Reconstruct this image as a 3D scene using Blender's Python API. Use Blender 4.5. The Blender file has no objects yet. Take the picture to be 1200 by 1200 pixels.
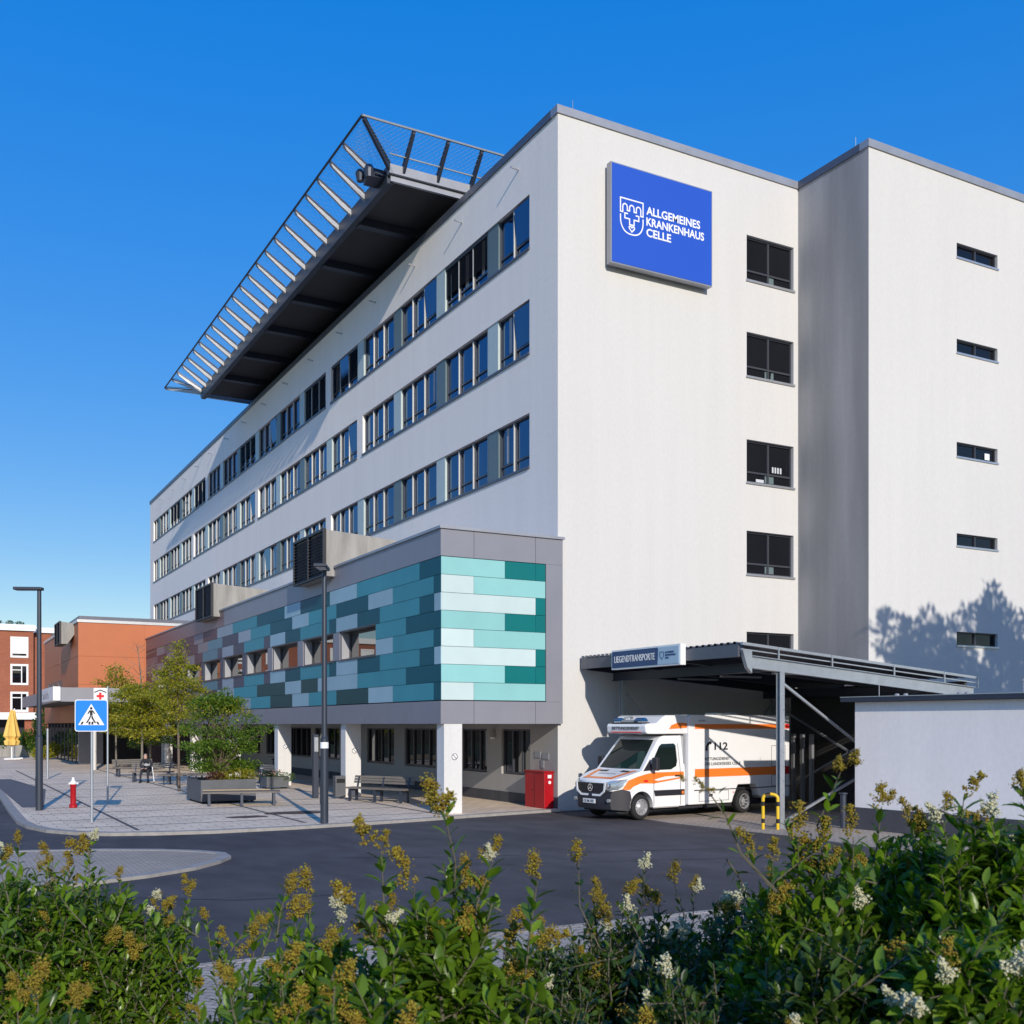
import bpy, bmesh, math, random
import numpy as np
from mathutils import Vector, Matrix
R = math.radians
random.seed(7); rng = np.random.default_rng(7)
scene = bpy.context.scene
col = scene.collection

# ------------------------------------------------------------------ materials
def mat(name, color, rough=.7, metal=0., var=.0, vscale=3., vstretch=(1,1,1), bump=0., bscale=200., bdist=.002, spec=.5, island=None, emit=None, alpha=None, trans=0., isl_var=0.):
    m = bpy.data.materials.new(name); m.use_nodes = True
    nt = m.node_tree; N = nt.nodes; Lk = nt.links
    b = N['Principled BSDF']; out = N['Material Output']
    b.inputs['Roughness'].default_value = rough; b.inputs['Metallic'].default_value = metal
    b.inputs['Specular IOR Level'].default_value = spec
    b.inputs['Base Color'].default_value = (*color, 1)
    tc = N.new('ShaderNodeTexCoord')
    last = None
    if var > 0:
        mp = N.new('ShaderNodeMapping'); mp.inputs['Scale'].default_value = vstretch
        Lk.new(tc.outputs['Object'], mp.inputs['Vector'])
        nz = N.new('ShaderNodeTexNoise'); nz.inputs['Scale'].default_value = vscale; nz.inputs['Detail'].default_value = 6; nz.inputs['Roughness'].default_value = .62
        Lk.new(mp.outputs[0], nz.inputs['Vector'])
        cr = N.new('ShaderNodeMapRange'); cr.inputs[1].default_value = .28; cr.inputs[2].default_value = .72
        cr.inputs[3].default_value = 1 - var; cr.inputs[4].default_value = 1 + var * .6
        Lk.new(nz.outputs['Fac'], cr.inputs[0])
        mx = N.new('ShaderNodeVectorMath'); mx.operation = 'SCALE'; mx.inputs[0].default_value = color
        Lk.new(cr.outputs[0], mx.inputs['Scale']); last = mx.outputs[0]
    if island:
        g = N.new('ShaderNodeNewGeometry'); rp = N.new('ShaderNodeValToRGB')
        els = rp.color_ramp.elements
        for i, c in enumerate(island):
            p = i / (len(island) - 1)
            e = els[0] if i == 0 else (els[1] if i == len(island) - 1 else els.new(p))
            e.position = p; e.color = (*c, 1)
        if len(island) > 2:
            for i, e in enumerate(sorted(els, key=lambda q: q.position)):
                e.color = (*island[i], 1)
        Lk.new(g.outputs['Random Per Island'], rp.inputs['Fac']); last = rp.outputs['Color']
    if isl_var > 0 and last is not None:
        g = N.new('ShaderNodeNewGeometry'); mr = N.new('ShaderNodeMapRange'); mr.inputs[3].default_value = 1 - isl_var; mr.inputs[4].default_value = 1 + isl_var; Lk.new(g.outputs['Random Per Island'], mr.inputs[0])
        sv = N.new('ShaderNodeVectorMath'); sv.operation = 'SCALE'; Lk.new(last, sv.inputs[0]); Lk.new(mr.outputs[0], sv.inputs['Scale']); last = sv.outputs[0]
    if last is not None: Lk.new(last, b.inputs['Base Color'])
    if bump > 0:
        bn = N.new('ShaderNodeTexNoise'); bn.inputs['Scale'].default_value = bscale; bn.inputs['Detail'].default_value = 3
        Lk.new(tc.outputs['Object'], bn.inputs['Vector'])
        bp = N.new('ShaderNodeBump'); bp.inputs['Strength'].default_value = bump; bp.inputs['Distance'].default_value = bdist
        Lk.new(bn.outputs['Fac'], bp.inputs['Height']); Lk.new(bp.outputs[0], b.inputs['Normal'])
    if trans > 0:
        tr = N.new('ShaderNodeBsdfTranslucent'); ms = N.new('ShaderNodeMixShader'); ms.inputs[0].default_value = trans
        if last is not None:
            sc_ = N.new('ShaderNodeVectorMath'); sc_.operation = 'MULTIPLY'; sc_.inputs[1].default_value = (1.5, 1.7, .5)
            Lk.new(last, sc_.inputs[0]); Lk.new(sc_.outputs[0], tr.inputs['Color'])
        else: tr.inputs['Color'].default_value = (*color, 1)
        Lk.new(b.outputs[0], ms.inputs[1]); Lk.new(tr.outputs[0], ms.inputs[2]); Lk.new(ms.outputs[0], out.inputs['Surface'])
    return m

def glassmat(name, base=(.012,.016,.022), ior=1.6, rough=.01, wav=.0, tint=(1,1,1)):
    m = bpy.data.materials.new(name); m.use_nodes = True
    nt = m.node_tree; N = nt.nodes; Lk = nt.links
    N.remove(N['Principled BSDF']); out = N['Material Output']
    d = N.new('ShaderNodeBsdfDiffuse'); d.inputs[0].default_value = (*base, 1)
    g = N.new('ShaderNodeBsdfGlossy'); g.inputs['Roughness'].default_value = rough; g.inputs[0].default_value = (*tint, 1)
    f = N.new('ShaderNodeFresnel'); f.inputs[0].default_value = ior
    ms = N.new('ShaderNodeMixShader')
    Lk.new(f.outputs[0], ms.inputs[0]); Lk.new(d.outputs[0], ms.inputs[1]); Lk.new(g.outputs[0], ms.inputs[2]); Lk.new(ms.outputs[0], out.inputs['Surface'])
    if wav > 0:
        tc = N.new('ShaderNodeTexCoord'); nz = N.new('ShaderNodeTexNoise'); nz.inputs['Scale'].default_value = 1.1
        bp = N.new('ShaderNodeBump'); bp.inputs['Strength'].default_value = wav; bp.inputs['Distance'].default_value = .01
        Lk.new(tc.outputs['Object'], nz.inputs['Vector']); Lk.new(nz.outputs['Fac'], bp.inputs['Height'])
        Lk.new(bp.outputs[0], g.inputs['Normal'])
    return m

def stucco(name, color, streak=.12, weather=.0):
    """rendered wall: fine grain bump, faint vertical streaks and patches"""
    m = bpy.data.materials.new(name); m.use_nodes = True
    nt = m.node_tree; N = nt.nodes; Lk = nt.links; b = N['Principled BSDF']
    b.inputs['Roughness'].default_value = .9; b.inputs['Specular IOR Level'].default_value = .2
    tc = N.new('ShaderNodeTexCoord')
    def noise(sc, stretch, det=5):
        mp = N.new('ShaderNodeMapping'); mp.inputs['Scale'].default_value = stretch; Lk.new(tc.outputs['Object'], mp.inputs['Vector'])
        n = N.new('ShaderNodeTexNoise'); n.inputs['Scale'].default_value = sc; n.inputs['Detail'].default_value = det; Lk.new(mp.outputs[0], n.inputs['Vector']); return n.outputs['Fac']
    def rng_(src, lo, hi, a=.3, z=.7):
        r = N.new('ShaderNodeMapRange'); r.inputs[1].default_value = a; r.inputs[2].default_value = z; r.inputs[3].default_value = lo; r.inputs[4].default_value = hi; Lk.new(src, r.inputs[0]); return r.outputs[0]
    def mul(a, c):
        q = N.new('ShaderNodeMath'); q.operation = 'MULTIPLY'; Lk.new(a, q.inputs[0]); Lk.new(c, q.inputs[1]); return q.outputs[0]
    f = mul(rng_(noise(2.2, (1, 1, .06)), 1 - streak, 1.03), rng_(noise(.22, (1, 1, .6)), 1 - streak * .8, 1.02))
    f = mul(f, rng_(noise(14, (1, 1, .5), 2), .97, 1.02))
    if weather: f = mul(f, rng_(noise(.6, (1, 1, .14), 8), 1 - weather, 1.05, .25, .65))
    v = N.new('ShaderNodeVectorMath'); v.operation = 'SCALE'; v.inputs[0].default_value = color; Lk.new(f, v.inputs['Scale']); Lk.new(v.outputs[0], b.inputs['Base Color'])
    bn = noise(90, (1, 1, .45), 3)
    bp = N.new('ShaderNodeBump'); bp.inputs['Strength'].default_value = .55; bp.inputs['Distance'].default_value = .004
    Lk.new(bn, bp.inputs['Height']); Lk.new(bp.outputs[0], b.inputs['Normal'])
    return m

def tiled(name, c1, c2, mortar, bw, bh, ms=.012, var=.2, rough=.85, offset=.5, rot=0., bump=.4, stain=.25, plane='XY', stainc=.5):
    m = bpy.data.materials.new(name); m.use_nodes = True
    nt = m.node_tree; N = nt.nodes; Lk = nt.links; b = N['Principled BSDF']
    b.inputs['Roughness'].default_value = rough; b.inputs['Specular IOR Level'].default_value = .25
    tc = N.new('ShaderNodeTexCoord'); src = tc.outputs['Object']
    if plane != 'XY':
        sp = N.new('ShaderNodeSeparateXYZ'); cb = N.new('ShaderNodeCombineXYZ'); Lk.new(src, sp.inputs[0])
        if plane == 'WALL':
            ad = N.new('ShaderNodeMath'); ad.operation = 'ADD'; Lk.new(sp.outputs[0], ad.inputs[0]); Lk.new(sp.outputs[1], ad.inputs[1]); Lk.new(ad.outputs[0], cb.inputs[0])
        Lk.new(sp.outputs[2], cb.inputs[1]); src = cb.outputs[0]
    mp = N.new('ShaderNodeMapping'); mp.inputs['Rotation'].default_value = (0, 0, rot); Lk.new(src, mp.inputs['Vector'])
    bt = N.new('ShaderNodeTexBrick'); bt.inputs['Scale'].default_value = 1; bt.inputs['Brick Width'].default_value = bw; bt.inputs['Row Height'].default_value = bh
    bt.inputs['Mortar Size'].default_value = ms; bt.inputs['Color1'].default_value = (*c1, 1); bt.inputs['Color2'].default_value = (*c2, 1); bt.inputs['Mortar'].default_value = (*mortar, 1)
    bt.offset = offset; bt.inputs['Bias'].default_value = 0; Lk.new(mp.outputs[0], bt.inputs['Vector'])
    nz = N.new('ShaderNodeTexNoise'); nz.inputs['Scale'].default_value = .35; nz.inputs['Detail'].default_value = 8; nz.inputs['Roughness'].default_value = .7; Lk.new(tc.outputs['Object'], nz.inputs['Vector'])
    mr = N.new('ShaderNodeMapRange'); mr.inputs[1].default_value = .3; mr.inputs[2].default_value = .65; mr.inputs[3].default_value = 1 - stain; mr.inputs[4].default_value = 1.08; Lk.new(nz.outputs['Fac'], mr.inputs[0])
    n2 = N.new('ShaderNodeTexNoise'); n2.inputs['Scale'].default_value = 60; n2.inputs['Detail'].default_value = 3; Lk.new(tc.outputs['Object'], n2.inputs['Vector'])
    m2 = N.new('ShaderNodeMapRange'); m2.inputs[1].default_value = .3; m2.inputs[2].default_value = .7; m2.inputs[3].default_value = 1 - var; m2.inputs[4].default_value = 1 + var; Lk.new(n2.outputs['Fac'], m2.inputs[0])
    q = N.new('ShaderNodeMath'); q.operation = 'MULTIPLY'; Lk.new(mr.outputs[0], q.inputs[0]); Lk.new(m2.outputs[0], q.inputs[1])
    v = N.new('ShaderNodeVectorMath'); v.operation = 'SCALE'; Lk.new(bt.outputs['Color'], v.inputs[0]); Lk.new(q.outputs[0], v.inputs['Scale']); Lk.new(v.outputs[0], b.inputs['Base Color'])
    iv = N.new('ShaderNodeMath'); iv.operation = 'SUBTRACT'; iv.inputs[0].default_value = 1; Lk.new(bt.outputs['Fac'], iv.inputs[1])
    bp = N.new('ShaderNodeBump'); bp.inputs['Strength'].default_value = bump; bp.inputs['Distance'].default_value = .006; Lk.new(iv.outputs[0], bp.inputs['Height']); Lk.new(bp.outputs[0], b.inputs['Normal'])
    return m

def asphalt_mat():
    m = bpy.data.materials.new('asphalt'); m.use_nodes = True
    nt = m.node_tree; N = nt.nodes; Lk = nt.links; b = N['Principled BSDF']
    b.inputs['Roughness'].default_value = .85; b.inputs['Specular IOR Level'].default_value = .3
    tc = N.new('ShaderNodeTexCoord')
    def nz(s, d, lo, hi, a=.3, z=.7, st=(1,1,1)):
        mp = N.new('ShaderNodeMapping'); mp.inputs['Scale'].default_value = st; Lk.new(tc.outputs['Object'], mp.inputs['Vector'])
        n = N.new('ShaderNodeTexNoise'); n.inputs['Scale'].default_value = s; n.inputs['Detail'].default_value = d; Lk.new(mp.outputs[0], n.inputs['Vector'])
        r = N.new('ShaderNodeMapRange'); r.inputs[1].default_value = a; r.inputs[2].default_value = z; r.inputs[3].default_value = lo; r.inputs[4].default_value = hi; Lk.new(n.outputs['Fac'], r.inputs[0]); return r.outputs[0], n.outputs['Fac']
    a1, _ = nz(.25, 8, .72, 1.18); a2, f2 = nz(160, 2, .6, 1.5); a3, _ = nz(1.6, 9, .80, 1.12, .35, .62, st=(1, .5, 1))
    q = N.new('ShaderNodeMath'); q.operation = 'MULTIPLY'; Lk.new(a1, q.inputs[0]); Lk.new(a2, q.inputs[1])
    q2 = N.new('ShaderNodeMath'); q2.operation = 'MULTIPLY'; Lk.new(q.outputs[0], q2.inputs[0]); Lk.new(a3, q2.inputs[1])
    v = N.new('ShaderNodeVectorMath'); v.operation = 'SCALE'; v.inputs[0].default_value = (.080, .072, .074); Lk.new(q2.outputs[0], v.inputs['Scale']); Lk.new(v.outputs[0], b.inputs['Base Color'])
    bp = N.new('ShaderNodeBump'); bp.inputs['Strength'].default_value = .5; bp.inputs['Distance'].default_value = .004; Lk.new(f2, bp.inputs['Height']); Lk.new(bp.outputs[0], b.inputs['Normal'])
    return m

M = {}
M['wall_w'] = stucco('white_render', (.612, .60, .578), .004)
M['wall_grey'] = stucco('grey_render', (.96, .89, .82), .02)  # white render again, lifted and warmed to offset grazing, bluish light
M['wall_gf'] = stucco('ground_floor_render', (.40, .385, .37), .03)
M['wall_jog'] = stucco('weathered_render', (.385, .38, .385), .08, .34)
M['wall_low'] = stucco('low_building_render', (.97, .91, .87), .04)
M['column_w'] = stucco('column_render', (.70, .69, .67), .05)
M['plinth'] = stucco('plinth_render', (.10, .10, .11), .2)
M['alu'] = mat('aluminium', (.55,.56,.58), .35, .7, var=.08)
M['alu_d'] = mat('dark_coping', (.11,.12,.15), .4, .3, var=.1)
M['alu_m'] = mat('coping_metal', (.36,.37,.40), .45, .4, var=.12, vscale=1.5)
M['frame'] = mat('window_frame_grey', (.045,.05,.07), .4)
M['frame_d'] = mat('window_frame_dark', (.05,.053,.066), .4)
M['frame_w'] = mat('window_frame_white', (.8,.8,.78), .4)
M['rail'] = mat('blind_guide_rail', (.60,.59,.56), .4, .2)
M['glass_l'] = glassmat('glass_coated', (.006,.014,.042), 2.35, .006, .06, (.55,.76,1))
M['glass_r'] = glassmat('glass_plain', (.008,.009,.012), 1.4, .01, .03)
M['glass_d'] = glassmat('glass_shopfront', (.006,.007,.010), 1.75, .01, .03)
M['glass_x'] = glassmat('glass_annex', (.02,.022,.025), 2.6, .01, .02)
M['blind'] = mat('dark_blind', (.035,.038,.048), .55)
M['blindw'] = mat('white_blind', (.75,.77,.80), .6)
M['pan_l'] = mat('mint_panel', (.50,.58,.56), .45, var=.06)
M['pan_d'] = mat('slate_panel', (.13,.18,.19), .45, var=.06)
M['fas'] = mat('fascia_grey', (.25,.25,.285), .45, .1, var=.06, vscale=1)
M['fas_m'] = mat('fascia_maroon', (.19,.125,.14), .45, .1, var=.06, vscale=1)
M['joint'] = mat('joint_dark', (.02,.02,.025), .8)
T = dict(TD=(.002,.10,.135), TM=(.055,.30,.36), TL=(.33,.50,.57), SD=(.085,.095,.13), SM=(.13,.26,.31), SL=(.33,.40,.45), PD=(.13,.075,.085), PM=(.20,.15,.165), PL=(.30,.26,.27), WD=(.002,.15,.15), WM=(.27,.56,.55), WL=(.54,.66,.65), GD=(.02,.08,.085))  # W boards repeat the T teals lighter, with sunlight put into the colour
for k, c in T.items(): M[k] = mat('cladding_' + k, c, .5, 0, var=.07, vscale=.8, spec=.22, isl_var=.07)
M['steel'] = mat('galvanised_steel', (.42,.45,.48), .42, .55, var=.12, vscale=4)
M['steel_p'] = mat('pale_steel', (.50,.50,.50), .5, .2, var=.12, vscale=3)
M['steel_d'] = mat('dark_steel', (.045,.055,.08), .45, .3)
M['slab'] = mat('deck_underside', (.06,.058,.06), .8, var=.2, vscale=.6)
M['net'] = mat('net_wire', (.30,.36,.42), .5, .3)
M['conc'] = mat('streaked_concrete', (.33,.32,.30), .85, var=.35, vscale=2.5, vstretch=(1,1,.12))
M['louv'] = mat('louvre_black', (.022,.022,.026), .5, .2)
M['orange'] = mat('orange_cladding', (.48,.135,.045), .5, var=.07, vscale=.8)
M['brick'] = tiled('red_brick', (.40,.115,.055), (.32,.085,.04), (.24,.14,.10), .25, .083, .012, .2, plane='WALL', bump=.3, stain=.12)
M['white'] = mat('white_paint', (.78,.78,.76), .5, var=.05)
M['pav'] = tiled('plaza_slabs', (.90,.72,.54), (.78,.63,.47), (.33,.27,.20), .6, .4, .012, .14, stain=.2)
M['pavband'] = mat('dark_band', (.10,.095,.09), .85, var=.25)
M['pav2'] = tiled('brick_pavers', (.55,.46,.37), (.47,.39,.32), (.20,.17,.13), .2, .1, .007, .2, rot=R(45), stain=.25)
M['pav3'] = tiled('island_setts', (.50,.42,.34), (.43,.36,.29), (.20,.17,.13), .2, .1, .008, .2, stain=.2)
M['kerb'] = mat('kerb_stone', (.33,.31,.285), .85, var=.22, vscale=5, bump=.3)
M['asph'] = asphalt_mat()
M['asph2'] = mat('worn_asphalt', (.125,.12,.125), .9, var=.18, vscale=2, bump=.4)
M['tar'] = mat('tar_seam', (.022,.022,.025), .6)
M['rust'] = mat('rust_stain', (.10,.065,.05), .9, var=.4, vscale=3)
M['soil'] = mat('soil', (.05,.038,.026), .95, var=.4, vscale=6, bump=.6, bscale=40, bdist=.02)
M['lawn'] = mat('ground_green', (.05,.075,.03), .95, var=.4, vscale=1.2, bump=.6, bscale=30, bdist=.03)
M['sign_b'] = mat('sign_blue', (.018,.085,.50), .4)
M['sign_n'] = mat('sign_navy', (.008,.04,.16), .35)
M['sign_lb'] = mat('sign_pale_blue', (.42,.56,.68), .35)
M['road_b'] = mat('traffic_blue', (.005,.22,.72), .4)
M['wht'] = mat('sign_white', (.85,.85,.85), .4)
M['blk'] = mat('black_plastic', (.012,.012,.014), .4)
M['red'] = mat('red_paint', (.42,.004,.010), .35, var=.08)
M['redl'] = mat('red_mark', (.75,.02,.02), .4)
M['pole_d'] = mat('lamp_anthracite', (.045,.055,.075), .4, .3, var=.08)
M['wood'] = mat('weathered_wood', (.17,.15,.13), .8, var=.3, vscale=8, vstretch=(.2,1,1))
M['wood_l'] = mat('pale_wood', (.42,.32,.20), .7, var=.2, vscale=8)
M['plant_g'] = mat('planter_grey', (.10,.105,.115), .6, var=.15)
M['yel'] = mat('yellow_paint', (.80,.50,.02), .4)
M['para'] = mat('parasol_yellow', (.80,.52,.13), .8, var=.1, vscale=3)
M['av'] = mat('ambulance_white', (.84,.84,.85), .22, var=.015)
M['ao'] = mat('reflective_orange', (.95,.22,.03), .35)
M['ar'] = mat('reflective_red', (.60,.02,.02), .35)
M['ab'] = mat('bumper_plastic', (.02,.02,.028), .5)
M['agl'] = glassmat('windscreen', (.010,.018,.017), 1.42, .01)
M['tyre'] = mat('tyre_rubber', (.018,.018,.019), .85)
M['rim'] = mat('wheel_rim', (.42,.42,.43), .4, .4)
M['blue_l'] = mat('beacon_blue', (.003,.07,.22), .12, spec=.8)
M['lens'] = mat('headlight_lens', (.42,.46,.50), .08, .5, spec=.9)
M['chrome'] = mat('chrome', (.7,.7,.72), .12, .95)
M['bark'] = mat('bark', (.16,.12,.09), .9, var=.3, vscale=20, bump=.5, bscale=60)
M['barkg'] = mat('grey_bark', (.20,.18,.145), .9, var=.3, vscale=20)
M['leaf_y'] = mat('leaf_yellow_green', (.1,.1,.1), .55, island=[(.16,.21,.018),(.30,.30,.025),(.44,.36,.03),(.10,.17,.02)], trans=.4)
M['leaf_g'] = mat('leaf_mid_green', (.1,.1,.1), .5, island=[(.05,.12,.012),(.10,.17,.02),(.17,.22,.02)], trans=.3)
M['leaf_b'] = mat('leaf_bush_green', (.1,.1,.1), .5, island=[(.045,.11,.012),(.11,.20,.02),(.19,.28,.025),(.27,.33,.03)], trans=.38)
M['leaf_d'] = mat('leaf_dark_green', (.1,.1,.1), .5, island=[(.025,.075,.012),(.06,.13,.018),(.11,.18,.02)], trans=.25)
M['leaf_p'] = mat('privet_leaf', (.1,.1,.1), .33, island=[(.032,.075,.008),(.105,.20,.012),(.19,.31,.02),(.29,.41,.03)], trans=.38, spec=.5)
M['leaf_q'] = mat('privet_leaf_dark', (.1,.1,.1), .36, island=[(.024,.052,.008),(.075,.135,.012),(.16,.24,.022)], trans=.32, spec=.5)
M['stem_g'] = mat('privet_twig', (.115,.10,.065), .8, var=.2, vscale=30)
M['flo_b'] = mat('faded_florets', (.1,.1,.1), .8, island=[(.22,.13,.012),(.50,.40,.035),(.66,.56,.14),(.38,.33,.03),(.16,.08,.015)], trans=.15)
M['flo_w'] = mat('cream_florets', (.1,.1,.1), .7, island=[(.60,.57,.34),(.66,.65,.50),(.48,.44,.16)], trans=.15)
M['skin'] = mat('skin', (.50,.30,.22), .6)
M['cloth_d'] = mat('dark_cloth', (.022,.024,.032), .85)
M['cloth_w'] = mat('pale_cloth', (.55,.57,.60), .85)
M['hair'] = mat('grey_hair', (.20,.17,.15), .8)

# ------------------------------------------------------------------ mesh helpers
def off_of(p):
    v = Vector((0, 0, 0))
    while p is not None: v += p.location; p = p.parent
    return v
class MB:
    def __init__(s): s.v = []; s.f = []; s.m = []; s.mi = 0
    def add(s, vs, fs):
        o = len(s.v); s.v += [tuple(q) for q in vs]; s.f += [tuple(i + o for i in f) for f in fs]; s.m += [s.mi] * len(fs); return s
    def box(s, x0, x1, y0, y1, z0, z1):
        if x0 > x1: x0, x1 = x1, x0
        if y0 > y1: y0, y1 = y1, y0
        if z0 > z1: z0, z1 = z1, z0
        return s.add([(x0,y0,z0),(x1,y0,z0),(x1,y1,z0),(x0,y1,z0),(x0,y0,z1),(x1,y0,z1),(x1,y1,z1),(x0,y1,z1)], [(0,3,2,1),(4,5,6,7),(0,1,5,4),(1,2,6,5),(2,3,7,6),(3,0,4,7)])
    def bar(s, p, q, w, h, up=(0,0,1)):
        p = Vector(p); q = Vector(q); d = (q - p).normalized(); u = Vector(up)
        r = d.cross(u)
        if r.length < 1e-4: r = d.cross(Vector((1,0,0)))
        r.normalize(); u = r.cross(d).normalized()
        vs = []
        for c in (p, q):
            for a, b_ in ((-1,-1),(1,-1),(1,1),(-1,1)): vs.append(c + r * a * w / 2 + u * b_ * h / 2)
        return s.add(vs, [(3,2,1,0),(4,5,6,7),(0,1,5,4),(1,2,6,5),(2,3,7,6),(3,0,4,7)])
    def tube(s, pts, r, n=8, caps=True):
        pts = [Vector(p) for p in pts]; rs = r if isinstance(r, (list, tuple)) else [r] * len(pts)
        vs = []; u = None
        for i, p in enumerate(pts):
            d = (pts[min(i + 1, len(pts) - 1)] - pts[max(i - 1, 0)]).normalized()
            if u is None: u = d.orthogonal().normalized()
            u = (u - d * u.dot(d)).normalized(); w = d.cross(u)
            for k in range(n): a = 2 * math.pi * k / n; vs.append(p + (u * math.cos(a) + w * math.sin(a)) * rs[i])
        fs = []
        for i in range(len(pts) - 1):
            for k in range(n): fs.append((i*n+k, i*n+(k+1)%n, (i+1)*n+(k+1)%n, (i+1)*n+k))
        if caps: fs.append(tuple(range(n - 1, -1, -1))); fs.append(tuple((len(pts) - 1) * n + k for k in range(n)))
        return s.add(vs, fs)
    def lathe(s, c, prof, n=16, axis='z', caps=True):
        vs = []; fs = []
        for r, h in prof:
            for k in range(n):
                a = 2 * math.pi * k / n; x, y = r * math.cos(a), r * math.sin(a)
                vs.append({'z': (c[0]+x, c[1]+y, c[2]+h), 'y': (c[0]+x, c[1]+h, c[2]-y), 'x': (c[0]+h, c[1]+x, c[2]+y)}[axis])
        for i in range(len(prof) - 1):
            for k in range(n): fs.append((i*n+k, i*n+(k+1)%n, (i+1)*n+(k+1)%n, (i+1)*n+k))
        if caps: fs.append(tuple(range(n - 1, -1, -1))); fs.append(tuple((len(prof) - 1) * n + k for k in range(n)))
        return s.add(vs, fs)
    def prism(s, poly, a, b, plane='xy'):
        n = len(poly)
        def P(u, v, w): return {'xy': (u, v, w), 'xz': (u, w, v), 'yz': (w, u, v)}[plane]
        vs = [P(u, v, a) for u, v in poly] + [P(u, v, b) for u, v in poly]
        return s.add(vs, [tuple(range(n - 1, -1, -1)), tuple(range(n, 2 * n))] + [(i, (i+1) % n, n + (i+1) % n, n + i) for i in range(n)])
    def quad(s, *p): return s.add(p, [tuple(range(len(p)))])
    def build(s, name, mats, parent=None, local=False, smooth=False, bevel=0, fixn=True, face=None):
        if not isinstance(mats, (list, tuple)): mats = [mats]
        off = Vector((0,0,0)) if (local or parent is None) else off_of(parent)
        me = bpy.data.meshes.new(name)
        me.from_pydata([(a - off[0], b - off[1], c - off[2]) for a, b, c in s.v], [], s.f)
        for m in mats: me.materials.append(m)
        if len(mats) > 1: me.polygons.foreach_set('material_index', s.m)
        if fixn:
            bm = bmesh.new(); bm.from_mesh(me); bmesh.ops.recalc_face_normals(bm, faces=bm.faces); bm.to_mesh(me); bm.free()
        if face is not None:
            fd = Vector(face); bm = bmesh.new(); bm.from_mesh(me); bm.normal_update(); bmesh.ops.reverse_faces(bm, faces=[q for q in bm.faces if q.normal.dot(fd) < 0]); bm.to_mesh(me); bm.free()
        if smooth:
            me.polygons.foreach_set('use_smooth', [True] * len(me.polygons))
            me.set_sharp_from_angle(angle=R(40)) if hasattr(me, 'set_sharp_from_angle') else None
        me.update()
        o = bpy.data.objects.new(name, me); col.objects.link(o)
        if parent is not None: o.parent = parent
        if bevel:
            bv = o.modifiers.new('bevel', 'BEVEL'); bv.width = bevel; bv.segments = 2; bv.limit_method = 'ANGLE'; bv.angle_limit = R(35)
        return o
def tag(o, label, cat, group=None, kind=None):
    if label: o['label'] = label
    if cat: o['category'] = cat
    if group: o['group'] = group
    if kind: o['kind'] = kind
    return o
def thing(name, label, cat, loc=(0,0,0), rz=0, group=None):
    o = bpy.data.objects.new(name, None); col.objects.link(o); o.location = loc; o.rotation_euler = (0,0,rz); o.empty_display_size = .2
    return tag(o, label, cat, group)
def struct(o): o['kind'] = 'structure'; return o
def copy_tree(o, loc=None, rz=None, label=None, parent=None, scale=None):
    c = o.copy(); col.objects.link(c)
    if parent is not None: c.parent = parent
    for ch in list(o.children): copy_tree(ch, parent=c)
    if loc is not None: c.location = loc
    if rz is not None: c.rotation_euler = (0, 0, rz)
    if label: c['label'] = label
    if scale: c.scale = (scale,) * 3
    return c

def text(name, s, origin, u, v, height, mat_, parent=None, width=None, depth=.006, bold=.0, local=False, align='l'):
    """lettering: origin = lower left, u along the line, v up, thin solid letters"""
    cu = bpy.data.curves.new('lettering', 'FONT'); cu.body = s; cu.size = 1; cu.offset = bold; cu.resolution_u = 3; cu.extrude = .5
    to = bpy.data.objects.new('lettering', cu); col.objects.link(to); bpy.context.view_layer.update()
    me = bpy.data.meshes.new_from_object(to.evaluated_get(bpy.context.evaluated_depsgraph_get()))
    bpy.data.objects.remove(to); bpy.data.curves.remove(cu)
    co = np.empty(len(me.vertices) * 3); me.vertices.foreach_get('co', co); co = co.reshape(-1, 3)
    mn, mx = co.min(0), co.max(0); w0, h0 = mx[0] - mn[0], mx[1] - mn[1]
    sy = height / h0; sx = sy if width is None else width / w0
    u = np.array(Vector(u).normalized()); v = np.array(Vector(v).normalized()); n = np.cross(u, v)
    P = np.array(origin)[None, :] + (co[:, :1] - mn[0]) * sx * u + (co[:, 1:2] - mn[1]) * sy * v + (co[:, 2:3] / 1.0 + .5) * depth * n
    if parent is not None and not local: P -= np.array(off_of(parent))
    me.vertices.foreach_set('co', P.ravel()); me.materials.clear(); me.materials.append(mat_); me.update()
    o = bpy.data.objects.new(name, me); col.objects.link(o)
    if parent is not None: o.parent = parent
    return o
def ribbon(mb, pts, w, origin, u, v, closed=False, depth=.006):
    """a mitred stroke through 2-D points, as a thin solid"""
    u = Vector(u).normalized(); v = Vector(v).normalized(); n = u.cross(v); o = Vector(origin); N = len(pts)
    L_, R_ = [], []
    for i in range(N):
        p = Vector(pts[i]); a = Vector(pts[i - 1]) if (closed or i > 0) else None; b = Vector(pts[(i + 1) % N]) if (closed or i < N - 1) else None
        d1 = (p - a).normalized() if a is not None else (b - p).normalized(); d2 = (b - p).normalized() if b is not None else d1
        n1 = Vector((-d1.y, d1.x)); n2 = Vector((-d2.y, d2.x)); m = (n1 + n2)
        m = m.normalized() if m.length > 1e-5 else n1; k = w / 2 / max(.35, m.dot(n1)); L_.append(p + m * k); R_.append(p - m * k)
    vs = []
    for q in L_ + R_: vs.append(o + u * q.x + v * q.y)
    for q in L_ + R_: vs.append(o + u * q.x + v * q.y + n * depth)
    fs = []; K = N if closed else N - 1
    for i in range(K):
        j = (i + 1) % N
        fs += [(i, j, N + j, N + i), (2*N+i, 3*N+i, 3*N+j, 2*N+j), (i, 2*N+i, 2*N+j, j), (N+i, N+j, 3*N+j, 3*N+i)]
    mb.add(vs, fs)

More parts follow.
